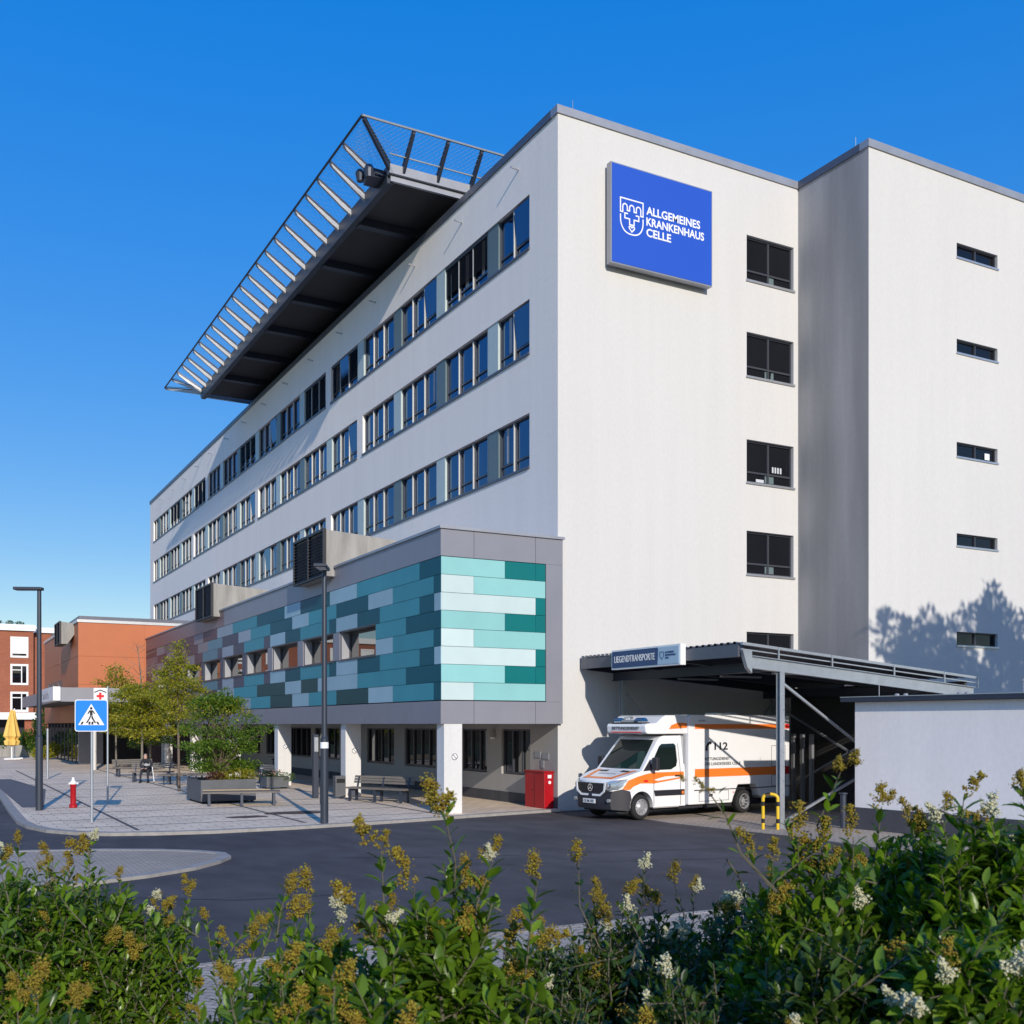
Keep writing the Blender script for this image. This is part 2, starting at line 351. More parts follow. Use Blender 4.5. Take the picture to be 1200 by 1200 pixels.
def wall_holes(mb, P, u0, u1, z0, z1, holes, nrm, depth, back=False, mi_wall=0, mi_rev=0):
    """P(u, z, d) -> point, d = distance behind the face. Grid of quads round the holes, with reveals."""
    us = sorted({u0, u1, *[h[0] for h in holes], *[h[1] for h in holes]}); zs = sorted({z0, z1, *[h[2] for h in holes], *[h[3] for h in holes]})
    mb.mi = mi_wall
    for i in range(len(us) - 1):
        for j in range(len(zs) - 1):
            cu, cz = (us[i] + us[i+1]) / 2, (zs[j] + zs[j+1]) / 2
            if any(h[0] < cu < h[1] and h[2] < cz < h[3] for h in holes): continue
            mb.quad(P(us[i], zs[j], 0), P(us[i+1], zs[j], 0), P(us[i+1], zs[j+1], 0), P(us[i], zs[j+1], 0))
    mb.mi = mi_rev
    for a, b, c, d in holes:
        mb.quad(P(a,c,0), P(a,d,0), P(a,d,depth), P(a,c,depth)); mb.quad(P(b,c,0), P(b,d,0), P(b,d,depth), P(b,c,depth))
        mb.quad(P(a,d,0), P(b,d,0), P(b,d,depth), P(a,d,depth)); mb.quad(P(a,c,0), P(b,c,0), P(b,c,depth), P(a,c,depth))
        if back: mb.quad(P(a,c,depth), P(b,c,depth), P(b,d,depth), P(a,d,depth))
# ================================================================== ground
def sheet(name, poly, z, m, kind='structure', label=None):
    mb = MB(); mb.quad(*[(x, y, z) for x, y in poly]); o = mb.build(name, m); o['kind'] = kind; return o
mb = MB(); mb.quad((-600,-600,-.02),(600,-600,-.02),(600,600,-.02),(-600,600,-.02)); struct(mb.build('ground', M['lawn']))
sheet('road', [(-60, 11.55), (60, 11.55), (60, 60), (17.2, 60), (-60, 60)], 0.0, M['asph'])
# plaza
KP = [(2.62,140),(2.62,60),(2.62,44.5),(2.42,35.7),(2.36,31.5),(2.48,29.9),(2.80,28.6),(3.39,27.6),(4.0,27.1),(4.9,26.75),(6.2,26.5),(8.2,26.55),(10.5,26.85),(12.2,27.15),(13.6,27.5),(15.2,27.8),(16.7,28.08)]
PZ = .08
mb = MB(); mb.prism(KP + [(17.1,28.08),(17.1,140)], -.01, PZ - .012); plz = mb.build('plaza', M['pav']); struct(plz)
def kerb_line(name, pts, w, z0, z1, m, closed=False):
    mb = MB(); n = len(pts); vs = []
    for i in range(n):
        p = Vector(pts[i]); a = Vector(pts[i-1]) if (i or closed) else p - (Vector(pts[1]) - p); b = Vector(pts[(i+1) % n]) if (i < n-1 or closed) else p + (p - Vector(pts[i-1]))
        d = (b - a).normalized(); nn = Vector((-d.y, d.x)); vs.append((p + nn*w*.5, p - nn*w*.5))
    K = n if closed else n - 1
    V_ = []; F_ = []
    for a, b in vs: V_ += [(a.x,a.y,z0),(b.x,b.y,z0),(b.x,b.y,z1),(a.x,a.y,z1)]
    for i in range(K):
        j = (i+1) % n
        for k in range(4): F_.append((4*i+k, 4*i+(k+1)%4, 4*j+(k+1)%4, 4*j+k))
    if not closed: F_ += [(3,2,1,0), (4*n-4,4*n-3,4*n-2,4*n-1)]
    mb.add(V_, F_); return struct(mb.build(name, m))
kerb_line('kerb', KP, .26, -.01, PZ, M['kerb'])
mb = MB(); mb.quad((2.75,36.6,PZ-.006),(3.35,36.4,PZ-.006),(4.35,46.5,PZ-.006),(3.7,56,PZ-.006),(2.78,56,PZ-.006)); struct(mb.build('driveway', M['asph2']))
# dark bands in the plaza paving (laid into it)
mb = MB()
for y in (28.7, 31.1, 33.5, 35.9, 40.7, 45.5, 50.3, 55.1): mb.box(2.75 if y > 29 else 3.3, 13.0, y, y + .09, PZ - .03, PZ - .007)
for x in (4.6, 8.8, 13.0):
    mb.box(x, x + .09, 27.4 if x < 12 else 27.9, 66, PZ - .03, PZ - .004)
struct(mb.build('paving_band', M['pavband']))
mb = MB()
def blob(mb, cx, cy, rx, ry, z, n=18, seed=1):
    r = random.Random(seed); mb.quad(*[(cx + rx*math.cos(2*math.pi*k/n)*(.75+.35*r.random()), cy + ry*math.sin(2*math.pi*k/n)*(.75+.35*r.random()), z) for k in range(n)])
blob(mb, 9.6, 30.6, 1.0, .5, PZ-.0015, seed=3); blob(mb, 8.0, 29.9, .6, .35, PZ-.0015, seed=4)
struct(mb.build('paving_stain', M['rust']))
# traffic island
isl = [(-8,24.3),(-4,24.55),(0,24.5),(1.92,24.2),(3.3,23.7),(4.3,23.1),(4.95,22.5),(5.3,21.9),(5.25,21.3),(4.9,20.7),(4.3,20.0),(3.4,19.4),(2.2,18.9),(-1,18.2),(-8,17.5)]
mb = MB(); mb.prism(isl, -.01, .05); struct(mb.build('traffic_island', M['pav3']))
kerb_line('island_kerb', isl, .22, -.01, .062, M['kerb'])
# near pavement and its kerb, planting bed
mb = MB(); mb.box(-30, 60, 8.75, 11.62, -.015, .08); struct(mb.build('pavement', M['pav2']))
mb = MB(); mb.box(-30, 60, 11.62, 11.76, -.015, .083); struct(mb.build('pavement_kerb', M['pav2']))
mb = MB(); mb.box(-30, 60, -2, 8.70, -.018, .06); struct(mb.build('planting_bed', M['soil']))
# carport floor
mb = MB(); mb.prism([(17.75,24.9),(17.65,23.4),(17.9,20.9),(18.1,19.3),(18.0,17.0),(18.2,12.2),(20.8,12.2),(20.8,19.9),(27,19.9),(27,28.15),(18.9,28.15),(18.2,26.6)], -.01, .012); struct(mb.build('carport_floor', M['pav3']))
mb = MB()
for pts in ([(7.3,20.4),(9.6,19.3),(13.0,18.6),(18.0,17.2)], [(9.5,18.0),(12.8,17.0),(17.8,15.4)], [(2.6,17.4),(4.2,16.2),(6.2,15.9)]):
    for a, b in zip(pts[:-1], pts[1:]):
        d = (Vector(b) - Vector(a)).normalized(); nn = Vector((-d.y, d.x)) * .022; a = Vector(a) - d*.01
        mb.quad((a.x+nn.x,a.y+nn.y,.004),(b[0]+nn.x,b[1]+nn.y,.004),(b[0]-nn.x,b[1]-nn.y,.004),(a.x-nn.x,a.y-nn.y,.004))
struct(mb.build('road_seam', M['tar']))  # dark strips paint the cast shadows of cables onto the asphalt

# ================================================================== hospital block
FX, FY, RZ = 17.07, 28.2, 21.6
JX, BY = 26.88, 25.0
LEN = 95.06
hosp = thing('hospital_building', 'tall white rendered hospital block with bands of windows and blue sign board on its gable', 'building', (FX, FY, 0))
rowsz = [(17.88, 19.63), (14.52, 16.28), (10.88, 12.63)]
grp = [[(29.95, 49.0), (49.75, 74.0), (74.75, 93.5)], [(29.95, 44.8), (45.5, 61.6), (62.25, 78.4), (79.1, 93.5)], [(29.95, 49.0), (49.75, 74.0), (74.75, 93.5)]]
holesL = [(a, b, z[0], z[1]) for z, g in zip(rowsz, grp) for a, b in g]
gw = [(29.9,31.85),(32.9,34.9),(37.1,40.1),(41.2,44.3),(46.0,47.2),(47.8,51.4),(52.0,55.6),(57,60),(61.2,64.5)]
holesG = [(a, b, 1.0, 2.5) for a, b in gw]
Pl = lambda u, z, d: (FX + d, u, z)
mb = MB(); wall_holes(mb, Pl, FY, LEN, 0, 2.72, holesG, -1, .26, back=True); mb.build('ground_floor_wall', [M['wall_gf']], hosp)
mb = MB(); wall_holes(mb, Pl, FY, LEN, 2.72, RZ - .25, holesL, -1, .26, back=True)
wallL = mb.build('side_wall', [M['wall_grey']], hosp)
mb = MB()
hr = [(24.55, 26.67, a, b) for a, b in ((17.72,19.27),(14.45,15.98),(10.85,12.33),(7.73,9.23),(4.28,5.80))]
hs = [(31.08, 33.2, a, b) for a, b in ((18.64,19.15),(15.37,15.86),(11.81,12.33),(8.75,9.2),(5.34,5.83))]
hs2 = [(39.5, 41.6, a, b) for _, _, a, b in hs]
Pr = lambda u, z, d: (u, FY + d, z)
wall_holes(mb, Pr, FX, JX, 0, RZ - .25, hr, -1, .24, back=True)
mb.build('gable_wall', [M['wall_w']], hosp)
mb = MB(); mb.quad((JX, BY, 0), (JX, FY, 0), (JX, FY, RZ-.25), (JX, BY, RZ-.25)); mb.build('return_wall', [M['wall_jog']], hosp)
mb = MB(); Pb = lambda u, z, d: (u, BY + d, z)
wall_holes(mb, Pb, JX, 62, 0, RZ - .25, hs + hs2, -1, .24, back=True); mb.build('stair_wall', [M['wall_w']], hosp)
mb = MB(); mb.quad((FX, LEN, 0), (40, LEN, 0), (40, LEN, RZ-.25), (FX, LEN, RZ-.25)); mb.quad((62, BY, 0), (62, 60, 0), (62, 60, RZ-.25), (62, BY, RZ-.25)); mb.build('rear_wall', [M['wall_grey']], hosp)
mb = MB(); mb.quad((FX+.2, FY+.2, RZ-.3), (FX+.2, LEN-.1, RZ-.3), (40, LEN-.1, RZ-.3), (40, 60, RZ-.3), (61.9, 60, RZ-.3), (61.9, BY+.2, RZ-.3), (JX+.2, BY+.2, RZ-.3), (JX+.2, FY+.2, RZ-.3)); mb.build('roof', M['slab'], hosp)
# coping round the roof edge
mb = MB()
def cop(x0, x1, y0, y1): mb.box(x0, x1, y0, y1, RZ - .25, RZ)
mb.mi = 1; cop(FX - .05, FX + .35, FY + .35, LEN + .05)
mb.mi = 0; cop(FX - .05, JX - .052, FY - .05, FY + .35)
mb.mi = 1; cop(JX - .05, JX + .35, BY + .352, FY + .35)
mb.mi = 0; cop(JX - .05, 62, BY - .05, BY + .35)
mb.build('coping', [M['alu_m'], M['alu_d']], hosp)
for x, y in ((FX+.6, FY+.1), (JX+.05, BY+.6)):
    mb = MB(); mb.tube([(x, y, RZ), (x, y, RZ + .35)], .012, 5); mb.build('lightning_rod', M['alu'], hosp)
mb = MB(); mb.box(FX - .012, FX, 28.2, 95, .08, .42); mb.build('plinth', M['plinth'], hosp)

# ---- side windows
rnd = random.Random(11)
def fwindow(P, a, b, z0, z1, n, mats, glass, parent, rec=.16, fw=.06, transom=.36, rail=True, blind=None, tilt=None, curtain=0):
    """P(u,z,d). Frame mesh + glass + optional blind"""
    def bx(mb, u0, u1, w0, w1, d0, d1):
        p = [P(u, w, d) for u in (u0, u1) for w in (w0, w1) for d in (d0, d1)]
        xs, ys, zs_ = zip(*p); mb.box(min(xs), max(xs), min(ys), max(ys), min(zs_), max(zs_))
    f = MB()
    bx(f, a, b, z1 - fw, z1, rec - .04, rec + .05); bx(f, a, b, z0, z0 + fw, rec - .04, rec + .05)
    step = (b - a) / n
    for k in range(n + 1):
        c = a + k * step; lo = c - fw * .6 if 0 < k < n else (a if k == 0 else b - fw); hi = c + fw * .6 if 0 < k < n else (a + fw if k == 0 else b)
        bx(f, lo, hi, z0 + fw, z1 - fw, rec - .045, rec + .05)
    if transom:
        for k in range(n): bx(f, a + k*step + fw*.6, a + (k+1)*step - fw*.6, z0 + transom, z0 + transom + fw, rec - .035, rec + .04)
    if rail:
        f.mi = 1
        for k in range(n):
            bx(f, a + k*step + (fw if k == 0 else fw*.6), a + k*step + fw + .018, z0 + fw, z1 - fw, rec - .10, rec - .05)
    w = f.build('window', mats, parent)
    g = MB()
    for k in range(n):
        u0, u1 = a + k*step + .03, a + (k+1)*step - .03
        th = rnd.uniform(-.010, .010); t2 = rnd.uniform(-.006, .006)
        g.quad(P(u0, z0+.03, rec+.012+th), P(u1, z0+.03, rec+.012-th), P(u1, z1-.03, rec+.012-th+t2), P(u0, z1-.03, rec+.012+th+t2))
    if tilt is not None:
        u0, u1 = a + tilt*step + .05, a + (tilt+1)*step - .05
        g.quad(P(u0, z0+transom+.07, rec-.04), P(u1, z0+transom+.07, rec-.04), P(u1, z1-.08, rec-.14), P(u0, z1-.08, rec-.14))
    g.build('pane', glass, w, face=Vector(P(a, z0, 0)) - Vector(P(a, z0, 1)))
    if curtain:
        for k in range(n):
            c = MB()
            if rnd.random() < curtain:
                u0 = a + k*step + .06 + rnd.random()*step*.45; wd = rnd.uniform(.08, .28)
                c.quad(P(u0, z0+transom+.1, rec+.006), P(u0+wd, z0+transom+.1, rec+.006), P(u0+wd, z1-.07, rec+.006), P(u0, z1-.07, rec+.006)); c.build('curtain', M['curt'], w)
    if blind:
        bl = MB(); zb = z1 - (z1 - z0) * blind; bx(bl, a + .03, b - .03, z1 - .12, z1 - .002, rec - .12, rec - .05)
        z = z1 - .14
        while z > zb:
            p = [P(a+.04, z, rec-.06), P(b-.04, z, rec-.06), P(b-.04, z-.05, rec-.095), P(a+.04, z-.05, rec-.095)]; bl.quad(*p); z -= .06
        bl.build('blind', M['blind'], w)
    return w
M['curt'] = mat('pale_curtain', (.42,.43,.45), .8, var=.1)
slots = [32.15 + 4.2 * k for k in range(15)]
blinds = {0: {1: .62, 4: .75, 5: 1.0, 8: .55, 11: .8, 13: .7}, 1: {}, 2: {}}
tilts = {(0,0): 0, (1,0): 0, (0,2): 0, (0,4): 1, (1,4): 0, (2,7): 1, (1,8): 0, (0,7): 0}
for ri, ((z0, z1), gs) in enumerate(zip(rowsz, grp)):
    for (ga, gb) in gs:
        cuts = [s for s in slots if ga + .5 < s < gb - .5]
        a = ga
        for s in cuts + [gb]:
            b = s
            if b - a > .5:
                n = 3 if b - a > 2.6 else 2
                bay = round((a - 28.7) / 4.2)
                fwindow(Pl, a, b, z0 + .05, z1, n, [M['frame'], M['rail']], M['glass_l'], hosp, blind=blinds[ri].get(bay), tilt=tilts.get((ri, bay)), curtain=.4)
            if b != gb:
                k = round((s - 32.15) / 4.2); light = (k + ri) % 2 == 1
                p = MB(); p.box(FX + .03 if light else FX + .045, FX + .2, s, s + .75, z0 + .05, z1); p.build('infill_panel', M['pan_l'] if light else M['pan_d'], hosp)
            a = b + .75
        s_ = MB(); s_.box(FX - .045, FX + .12, ga - .02, gb + .03, z0 - .03, z0 + .05)
        s_.build('window_sill', M['alu_d'], hosp)
# ---- gable windows
for i, (a, b, z0, z1) in enumerate(hr):
    w = fwindow(Pr, a, b, z0 + .04, z1, 2, [M['frame_d'], M['rail']], M['glass_r'], hosp, rec=.16, transom=.34, rail=False)
    s_ = MB(); s_.box(a - .04, b + .04, FY - .05, FY + .10, z0 - .03, z0 + .04); s_.build('window_sill', M['alu'], w)
    g = MB(); ga = a + .95; g.quad((ga, FY+.165, z0+.12), (ga+.4, FY+.165, z0+.12), (ga+.4, FY+.165, z0+.36), (ga, FY+.165, z0+.36)); g.build('notice', M['pan_d'], w)
    if i == 2:
        for q in range(4): g = MB(); g.box(a + 1.25 + q*.12, a + 1.32 + q*.12, FY+.13, FY+.14, z0 + .50, z0 + .70); g.build('bottle', M['cloth_w'], w)
        g = MB(); g.box(a+.5, a+.85, FY+.1, FY+.11, z0+.1, z0+.2); g.build('folded_paper', M['cloth_w'], w)
for i, (a, b, z0, z1) in enumerate(hs + hs2):
    w = fwindow(Pb, a, b, z0 + .03, z1, 2, [M['frame_d'], M['rail']], M['glass_r'], hosp, rec=.14, fw=.045, transom=0, rail=False)
    s_ = MB(); s_.box(a - .03, b + .03, BY - .04, BY + .08, z0 - .03, z0 + .03); s_.build('window_sill', M['alu'], w)
    if i == 2: g = MB(); g.box(a+1.6, a+1.85, BY+.12, BY+.13, z0+.12, z0+.34); g.build('notice', M['wht'], w)
# ---- ground-floor windows under the colonnade
for i, (a, b, z0, z1) in enumerate(holesG):
    fwindow(Pl, a, b, z0 + .02, z1, 4 if b - a > 2.5 else 3 if b - a > 1.5 else 2, [M['frame_d'], M['rail']], M['glass_d'], hosp, rec=.12, transom=0, rail=False)
# ---- overflow pipes
for k in range(15):
    y = 30.65 + 4.2 * k
    p = MB(); p.tube([(FX + .02, y, 20.72), (FX - .30, y, 20.74)], .035, 8); p.build('overflow_pipe', M['alu'], hosp, smooth=True)

# ================================================================== annex
AX, AY, AE = 13.06, 28.05, 74.24
annex = thing('annex_building', 'low annex clad in teal panels above a white colonnade, maroon at its far end', 'building', (AX, AY, 0))
wins = [(33.1 + 4.2*k, 36.5 + 4.2*k) for k in (0,1,2,3,4,5,6,8)]
mb = MB(); Pa = lambda u, z, d: (AX + .045 + d, u, z)
wall_holes(mb, Pa, AY + .05, AE, 2.70, 8.30, [(a, b, 4.93, 5.93) for a, b in wins], -1, .42, back=True, mi_rev=1)
mb.mi = 0
mb.quad((AX+.045, AY+.05, 2.7), (17.08, AY+.05, 2.7), (17.08, AY+.05, 8.3), (AX+.045, AY+.05, 8.3))
mb.build('backing_wall', [M['joint'], M['fas']], annex)
mb = MB(); mb.box(AX + .05, FX - .001, AY + .06, AE, 2.69, 2.75); mb.build('soffit', M['fas'], annex)
mb = MB(); mb.quad((AX+.05, AY+.06, 8.26), (FX, AY+.06, 8.26), (FX, AE, 8.26), (AX+.05, AE, 8.26)); mb.build('flat_roof', M['fas'], annex)
mb = MB(); mb.quad((AX+.05, AE, .1), (FX, AE, .1), (FX, AE, 8.25), (AX+.05, AE, 8.25)); mb.build('end_wall', M['fas_m'], annex)
# fascias
mb = MB()
def panelrun(z0, z1, y0, y1, step, mi):
    y = y0
    while y < y1 - .05:
        e = min(y + step, y1); mb.mi = mi(y); mb.box(AX, AX + .04, y + (.006 if y > y0 else 0), e - .006, z0, z1); y = e
panelrun(7.50, 8.28, AY + .004, AE, 4.2, lambda y: 1 if y > 53 else 0)
panelrun(2.67, 3.33, AY + .004, AE, 2.1, lambda y: 0)
for a, b in ((AX - .002, 14.12), (14.132, 16.19), (16.202, 17.15)):
    mb.mi = 0; mb.box(a, b, AY - .004, AY + .036, 7.50, 8.28); mb.box(a, b, AY - .004, AY + .036, 2.67, 3.33)
mb.box(16.56, 17.15, AY - .004, AY + .036, 3.335, 7.495); mb.box(17.11, 17.15, AY + .04, AY + .16, 2.67, 8.28)
mb.build('fascia', [M['fas'], M['fas_m']], annex)
mb = MB(); mb.box(AX - .05, AX + .3, AY + .3, AE + .02, 8.28, 8.36); mb.box(AX - .05, 17.2, AY - .06, AY + .298, 8.28, 8.36); mb.build('coping', M['alu_m'], annex)
# cladding: one mesh of many coloured boards
keys = list(T); mb = MB(); RH = (7.48 - 3.35) / 8
r0 = [28.05,'D',29.56,'M',32.63,'M',34.85,'L',37.61,'D',41.09,'L',43.19,'D',47.34,'M',51.6,'L',54.65,'D',57.74,'L',59.87,'D',64,'M',68.2,'L',70.5,'D',74.2]
r1 = [28.05,'D',28.55,'M',31.65,'L',33.76,'D',36.92,'M',40.07,'L',42.15,'D',45.26,'M',48.4,'L',50.51,'D',53.6,'M',56.69,'L',58.94,'D',62.0,'M',65.1,'L',67.2,'D',70.3,'M',74.2]
r2 = [28.05,'L',28.5,'D',29.56,'M',32.74,'D',34.8,'L',36.92,'D',37.69,'M',41.09,'D',43.12,'L',45.26,'D',46.24,'M',49.5,'D',51.45,'L',53.6,'D',54.6,'M',57.85,'D',59.8,'L',61.95,'D',63.0,'M',66.2,'D',68.2,'L',70.3,'M',74.2]
r3 = [28.05,'D',30.59,'M',33.1,'M',62.2,'L',63.6,'D',65.2,'L',66.7,'M',70.1,'L',72.1,'D',74.2]
r4 = [28.05,'D',28.55,'M',31.65,'L',33.1,'L',62.2,'M',64.8,'D',66.7,'M',70.1,'D',71.6,'M',74.2]
r6 = [28.05,'D',30.59,'M',34.8,'L',38.97,'D',41.02,'L',43.12,'D',47.34,'M',51.36,'L',54.65,'D',57.74,'L',59.8,'M',64,'D',68,'L',70.3,'M',74.2]
rowsP = [r0, r1, r2, r3, r4, r2, r6, r1]
for ri, rr in enumerate(rowsP):
    zt = 7.48 - ri * RH; zb = zt - RH + .012
    for i in range(0, len(rr) - 2, 2):
        a, k, b = rr[i], rr[i+1], rr[i+2]
        if ri in (3, 4) and (33 < a < 61 or 66 < a < 69.9): continue
        fam = 'T' if a < 44 else ('S' if a < 54.5 else 'P')
        if k == 'L': fam = 'T' if a < 47 else ('S' if a < 56 else 'P')
        if k == 'M': fam = 'T' if a < 52 else ('S' if a < 58 else 'P')
        kk = fam + k
        if ri >= 6 and k == 'D' and 30 < a < 50: kk = 'GD'
        mb.mi = keys.index(kk); mb.box(AX + (.001 if ri % 2 else 0), AX + .035, a + .005, b - .005, zb, zt)
fr = [[(13.07,'M',15.15),(15.15,'D',16.2),(16.2,'D',16.54)], [(13.07,'L',14.12),(14.12,'M',16.54)], [(13.07,'L',16.2),(16.2,'D',16.54)]]
for ri in range(8):
    zt = 7.48 - ri * RH; zb = zt - RH + .012
    for a, k, b in fr[ri % 3]: mb.mi = keys.index('W' + k); mb.box(a + .004, b - .005, AY - .002, AY + .035, zb, zt)
mb.build('cladding', [M[k] for k in keys], annex)
# annex windows: deep lined openings
jamb = mat('pale_jamb', (.34,.34,.36), .5, var=.06)
for a, b in wins:
    w = MB(); x0, x1, zb, zt = AX + .02, AX + .44, 4.93, 5.93
    w.mi = 0
    w.box(x0, x1, a - .001, a + .03, zb + .03, zt - .03); w.box(x0, x1, a, b, zt - .03, zt + .001); w.box(x0, x1, a, b, zb - .001, zb + .03)
    w.mi = 1; w.box(x0 + .02, x1, b - .05, b + .001, zb + .03, zt - .03)
    w.mi = 0; w.box(x1 - .12, x1 - .04, a + .03, a + .10, zb+.03, zt-.03); w.box(x1 - .12, x1 - .04, b - .13, b - .05, zb+.03, zt-.03)
    w.box(x1 - .12, x1 - .04, a + .10, b - .13, zt - .09, zt - .03); w.box(x1 - .12, x1 - .04, a + .10, b - .13, zb + .03, zb + .09)
    w.box(AX - .012, AX + .02, a - .06, b + .06, zt - .001, zt + .03); w.box(AX - .03, AX + .02, a - .06, b + .06, zb - .04, zb)
    o = w.build('window', [M['frame_d'], jamb], annex)
    g = MB(); g.quad((x1-.08, a+.1, zb+.09), (x1-.08, b-.13, zb+.09), (x1-.08, b-.13, zt-.09), (x1-.08, a+.1, zt-.09)); g.build('pane', M['glass_x'], o, face=(-1,0,0))
for k, (a, b) in enumerate([(36.5 + 4.2*i, 37.3 + 4.2*i) for i in range(6)]):
    p = MB(); p.box(AX, AX + .035, a + .065, b - .065, 4.93, 5.93); p.build('window_pier', M['fas'] if k < 3 else M['SD'], annex)
# columns with their prohibition discs
for k, y in enumerate([28.06, 36.25, 44.5, 52.7, 60.9, 69.1]):
    c = MB(); c.box(13.17, 13.75, y, y + .5, .07, 2.69); o = c.build('column', M['column_w'], annex, bevel=.012)
    if k < 4:
        s_ = MB(); s_.lathe((13.5, y - .004, 1.72), [(.105, 0), (.105, -.006)], 24, 'y'); d = s_.build('disc_sign', M['wht'], o)
        s_ = MB(); ribbon(s_, [(.088*math.cos(2*math.pi*i/24), .088*math.sin(2*math.pi*i/24)) for i in range(24)], .018, (13.5, y - .012, 1.72), (1,0,0), (0,0,1), closed=True, depth=.003)
        ribbon(s_, [(-.055,.055),(.055,-.055)], .018, (13.5, y - .0165, 1.72), (1,0,0), (0,0,1), depth=.003); s_.build('no_smoking_mark', M['frame'], d)
# rooftop ventilation boxes
def vent(name, label, x0, x1, y0, y1, z0, z1, zb2):
    root = thing(name, label, 'ventilation box', ((x0 + x1) / 2, (y0 + y1) / 2, zb2), group='louvred ventilation boxes on the roofs')
    b = MB(); b.prism([(x0 + .12, z0), (x0 + .5, z0), (x0 + 1.0, zb2), (x1, zb2), (x1, z1 - .25), (x0 + .12, z1)], y0, y1, 'xz'); b.build('housing', M['conc'], root, bevel=.02)
    f = MB(); f.box(x0, x0 + .119, y0 - .03, y0 + .05, z0, z1 + .03); f.box(x0, x0 + .119, y1 - .05, y1 + .03, z0, z1 + .03); ym = (y0+y1)/2
    f.box(x0, x0 + .119, ym - .04, ym + .04, z0, z1); f.box(x0, x0 + .119, y0 + .05, ym - .04, z1 - .06, z1 + .03); f.box(x0, x0 + .119, ym+.04, y1 - .05, z1 - .06, z1 + .03)
    f.box(x0, x0 + .119, y0 + .05, ym - .04, z0, z0 + .06); f.box(x0, x0 + .119, ym + .04, y1 - .05, z0, z0 + .06); fo = f.build('louvre_frame', M['louv'], root)
    l = MB(); z = z0 + .09
    while z < z1 - .1:
        for a, c in ((y0 + .05, ym - .04), (ym + .04, y1 - .05)): l.quad((x0 + .015, a, z), (x0 + .015, c, z), (x0 + .09, c, z + .09), (x0 + .09, a, z + .09))
        z += .115
    l.build('louvre_blades', M['louv'], fo); return root
vent('roof_vent', 'nearer louvred ventilation box jutting over the teal annex roof edge behind the tall lamp', 12.62, 16.6, 37.1, 40.6, 7.98, 9.66, 8.36)
vent('roof_vent', 'farther louvred ventilation box over the annex roof edge where the cladding turns purple', 12.62, 16.6, 54.1, 57.6, 8.02, 9.68, 8.36)

# ================================================================== helideck
HX, HY0, HY1, HT = 14.7, 36.15, 65.5, 22.75
heli = thing('helideck', 'rooftop helicopter deck overhanging the white block, with dark underside and net safety frame', 'helideck', (HX, HY0, 21.6))
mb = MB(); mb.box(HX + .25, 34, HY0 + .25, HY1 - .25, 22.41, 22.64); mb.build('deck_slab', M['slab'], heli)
mb = MB()
mb.box(HX, HX + .249, HY0, HY1, 22.15, HT)
for k in range(7): y = HY0 + 3.4 + 4.28 * k; mb.box(HX + .25, 30, y, y + .35, 22.09, 22.409) if y < HY1 - 1 else None
mb.build('edge_beam', M['steel_d'], heli)
mb = MB(); mb.box(HX, 34, HY0 - .25, HY0 - .001, 22.42, 22.74); mb.box(HX + .1, 34, HY0 - .12, HY0 - .002, 22.2, 22.4); mb.build('end_beam', M['alu_m'], heli); mb = MB(); mb.box(HX, 34, HY1 + .001, HY1 + .2, 22.3, 22.7); mb.build('end_beam', M['steel'], heli)
mb = MB()
for y in np.linspace(HY0 + 1, HY1 - 1, 8): mb.box(18.0, 18.3, y, y + .3, 21.3, 22.09)
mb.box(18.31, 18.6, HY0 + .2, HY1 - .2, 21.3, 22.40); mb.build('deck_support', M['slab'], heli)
XN, ZN = 13.3, 23.58; YN0, YN1 = 34.95, 69.2
ys = list(np.linspace(37.0, 67.2, 22))
def arm(p, q, nm='net_arm', web='steel_p'):
    """tapered bracket from the deck edge p out to the net rail q: dark flange, pale web"""
    p = Vector(p); q = Vector(q); a = MB(); d = q - p; pp = p + Vector((0,0,-.25)); qq = q + Vector((0,0,-.10)); s = d.cross(Vector((0,0,1))).normalized() * .05
    a.add([p+s, q+s, qq+s, pp+s, p-s, q-s, qq-s, pp-s], [(0,1,2,3),(7,6,5,4),(0,4,5,1),(3,2,6,7),(0,3,7,4),(1,5,6,2)])
    o = a.build(nm, M[web], heli)
    f = MB(); f.bar(p + Vector((0,0,.025)), q + Vector((0,0,.025)), .14, .045); f.bar(p + Vector((0,0,.12)), q + Vector((0,0,.10)), .03, .03); f.build('flange', M['steel_d'], o)
for y in ys: arm((HX, min(y, HY1 - .05), 22.72), (XN + .05, y, ZN))
for x in (15.25, 16.6, 17.95, 19.3, 20.7): arm((x, HY0 - .25, 22.74), (x, YN0 + .03, ZN), web='steel_d')
arm((HX, HY0 - .2, 22.74), (XN + .06, YN0 + .05, ZN), web='steel_d'); arm((HX, HY1 + .2, 22.7), (XN + .06, YN1 - .05, ZN))
mb = MB(); mb.tube([(24, YN0, ZN+.03), (XN, YN0, ZN+.03)], .045, 7); mb.mi = 1; mb.tube([(XN, YN0, ZN+.03), (XN, YN1, ZN+.03), (24, YN1, ZN+.03)], .045, 7); mb.mi = 0
mb.tube([(24, HY0 - .5, 22.95), (HX - .1, HY0 - .5, 22.95)], .03, 6); mb.build('net_rail', [M['steel'], M['steel_d']], heli, smooth=True)
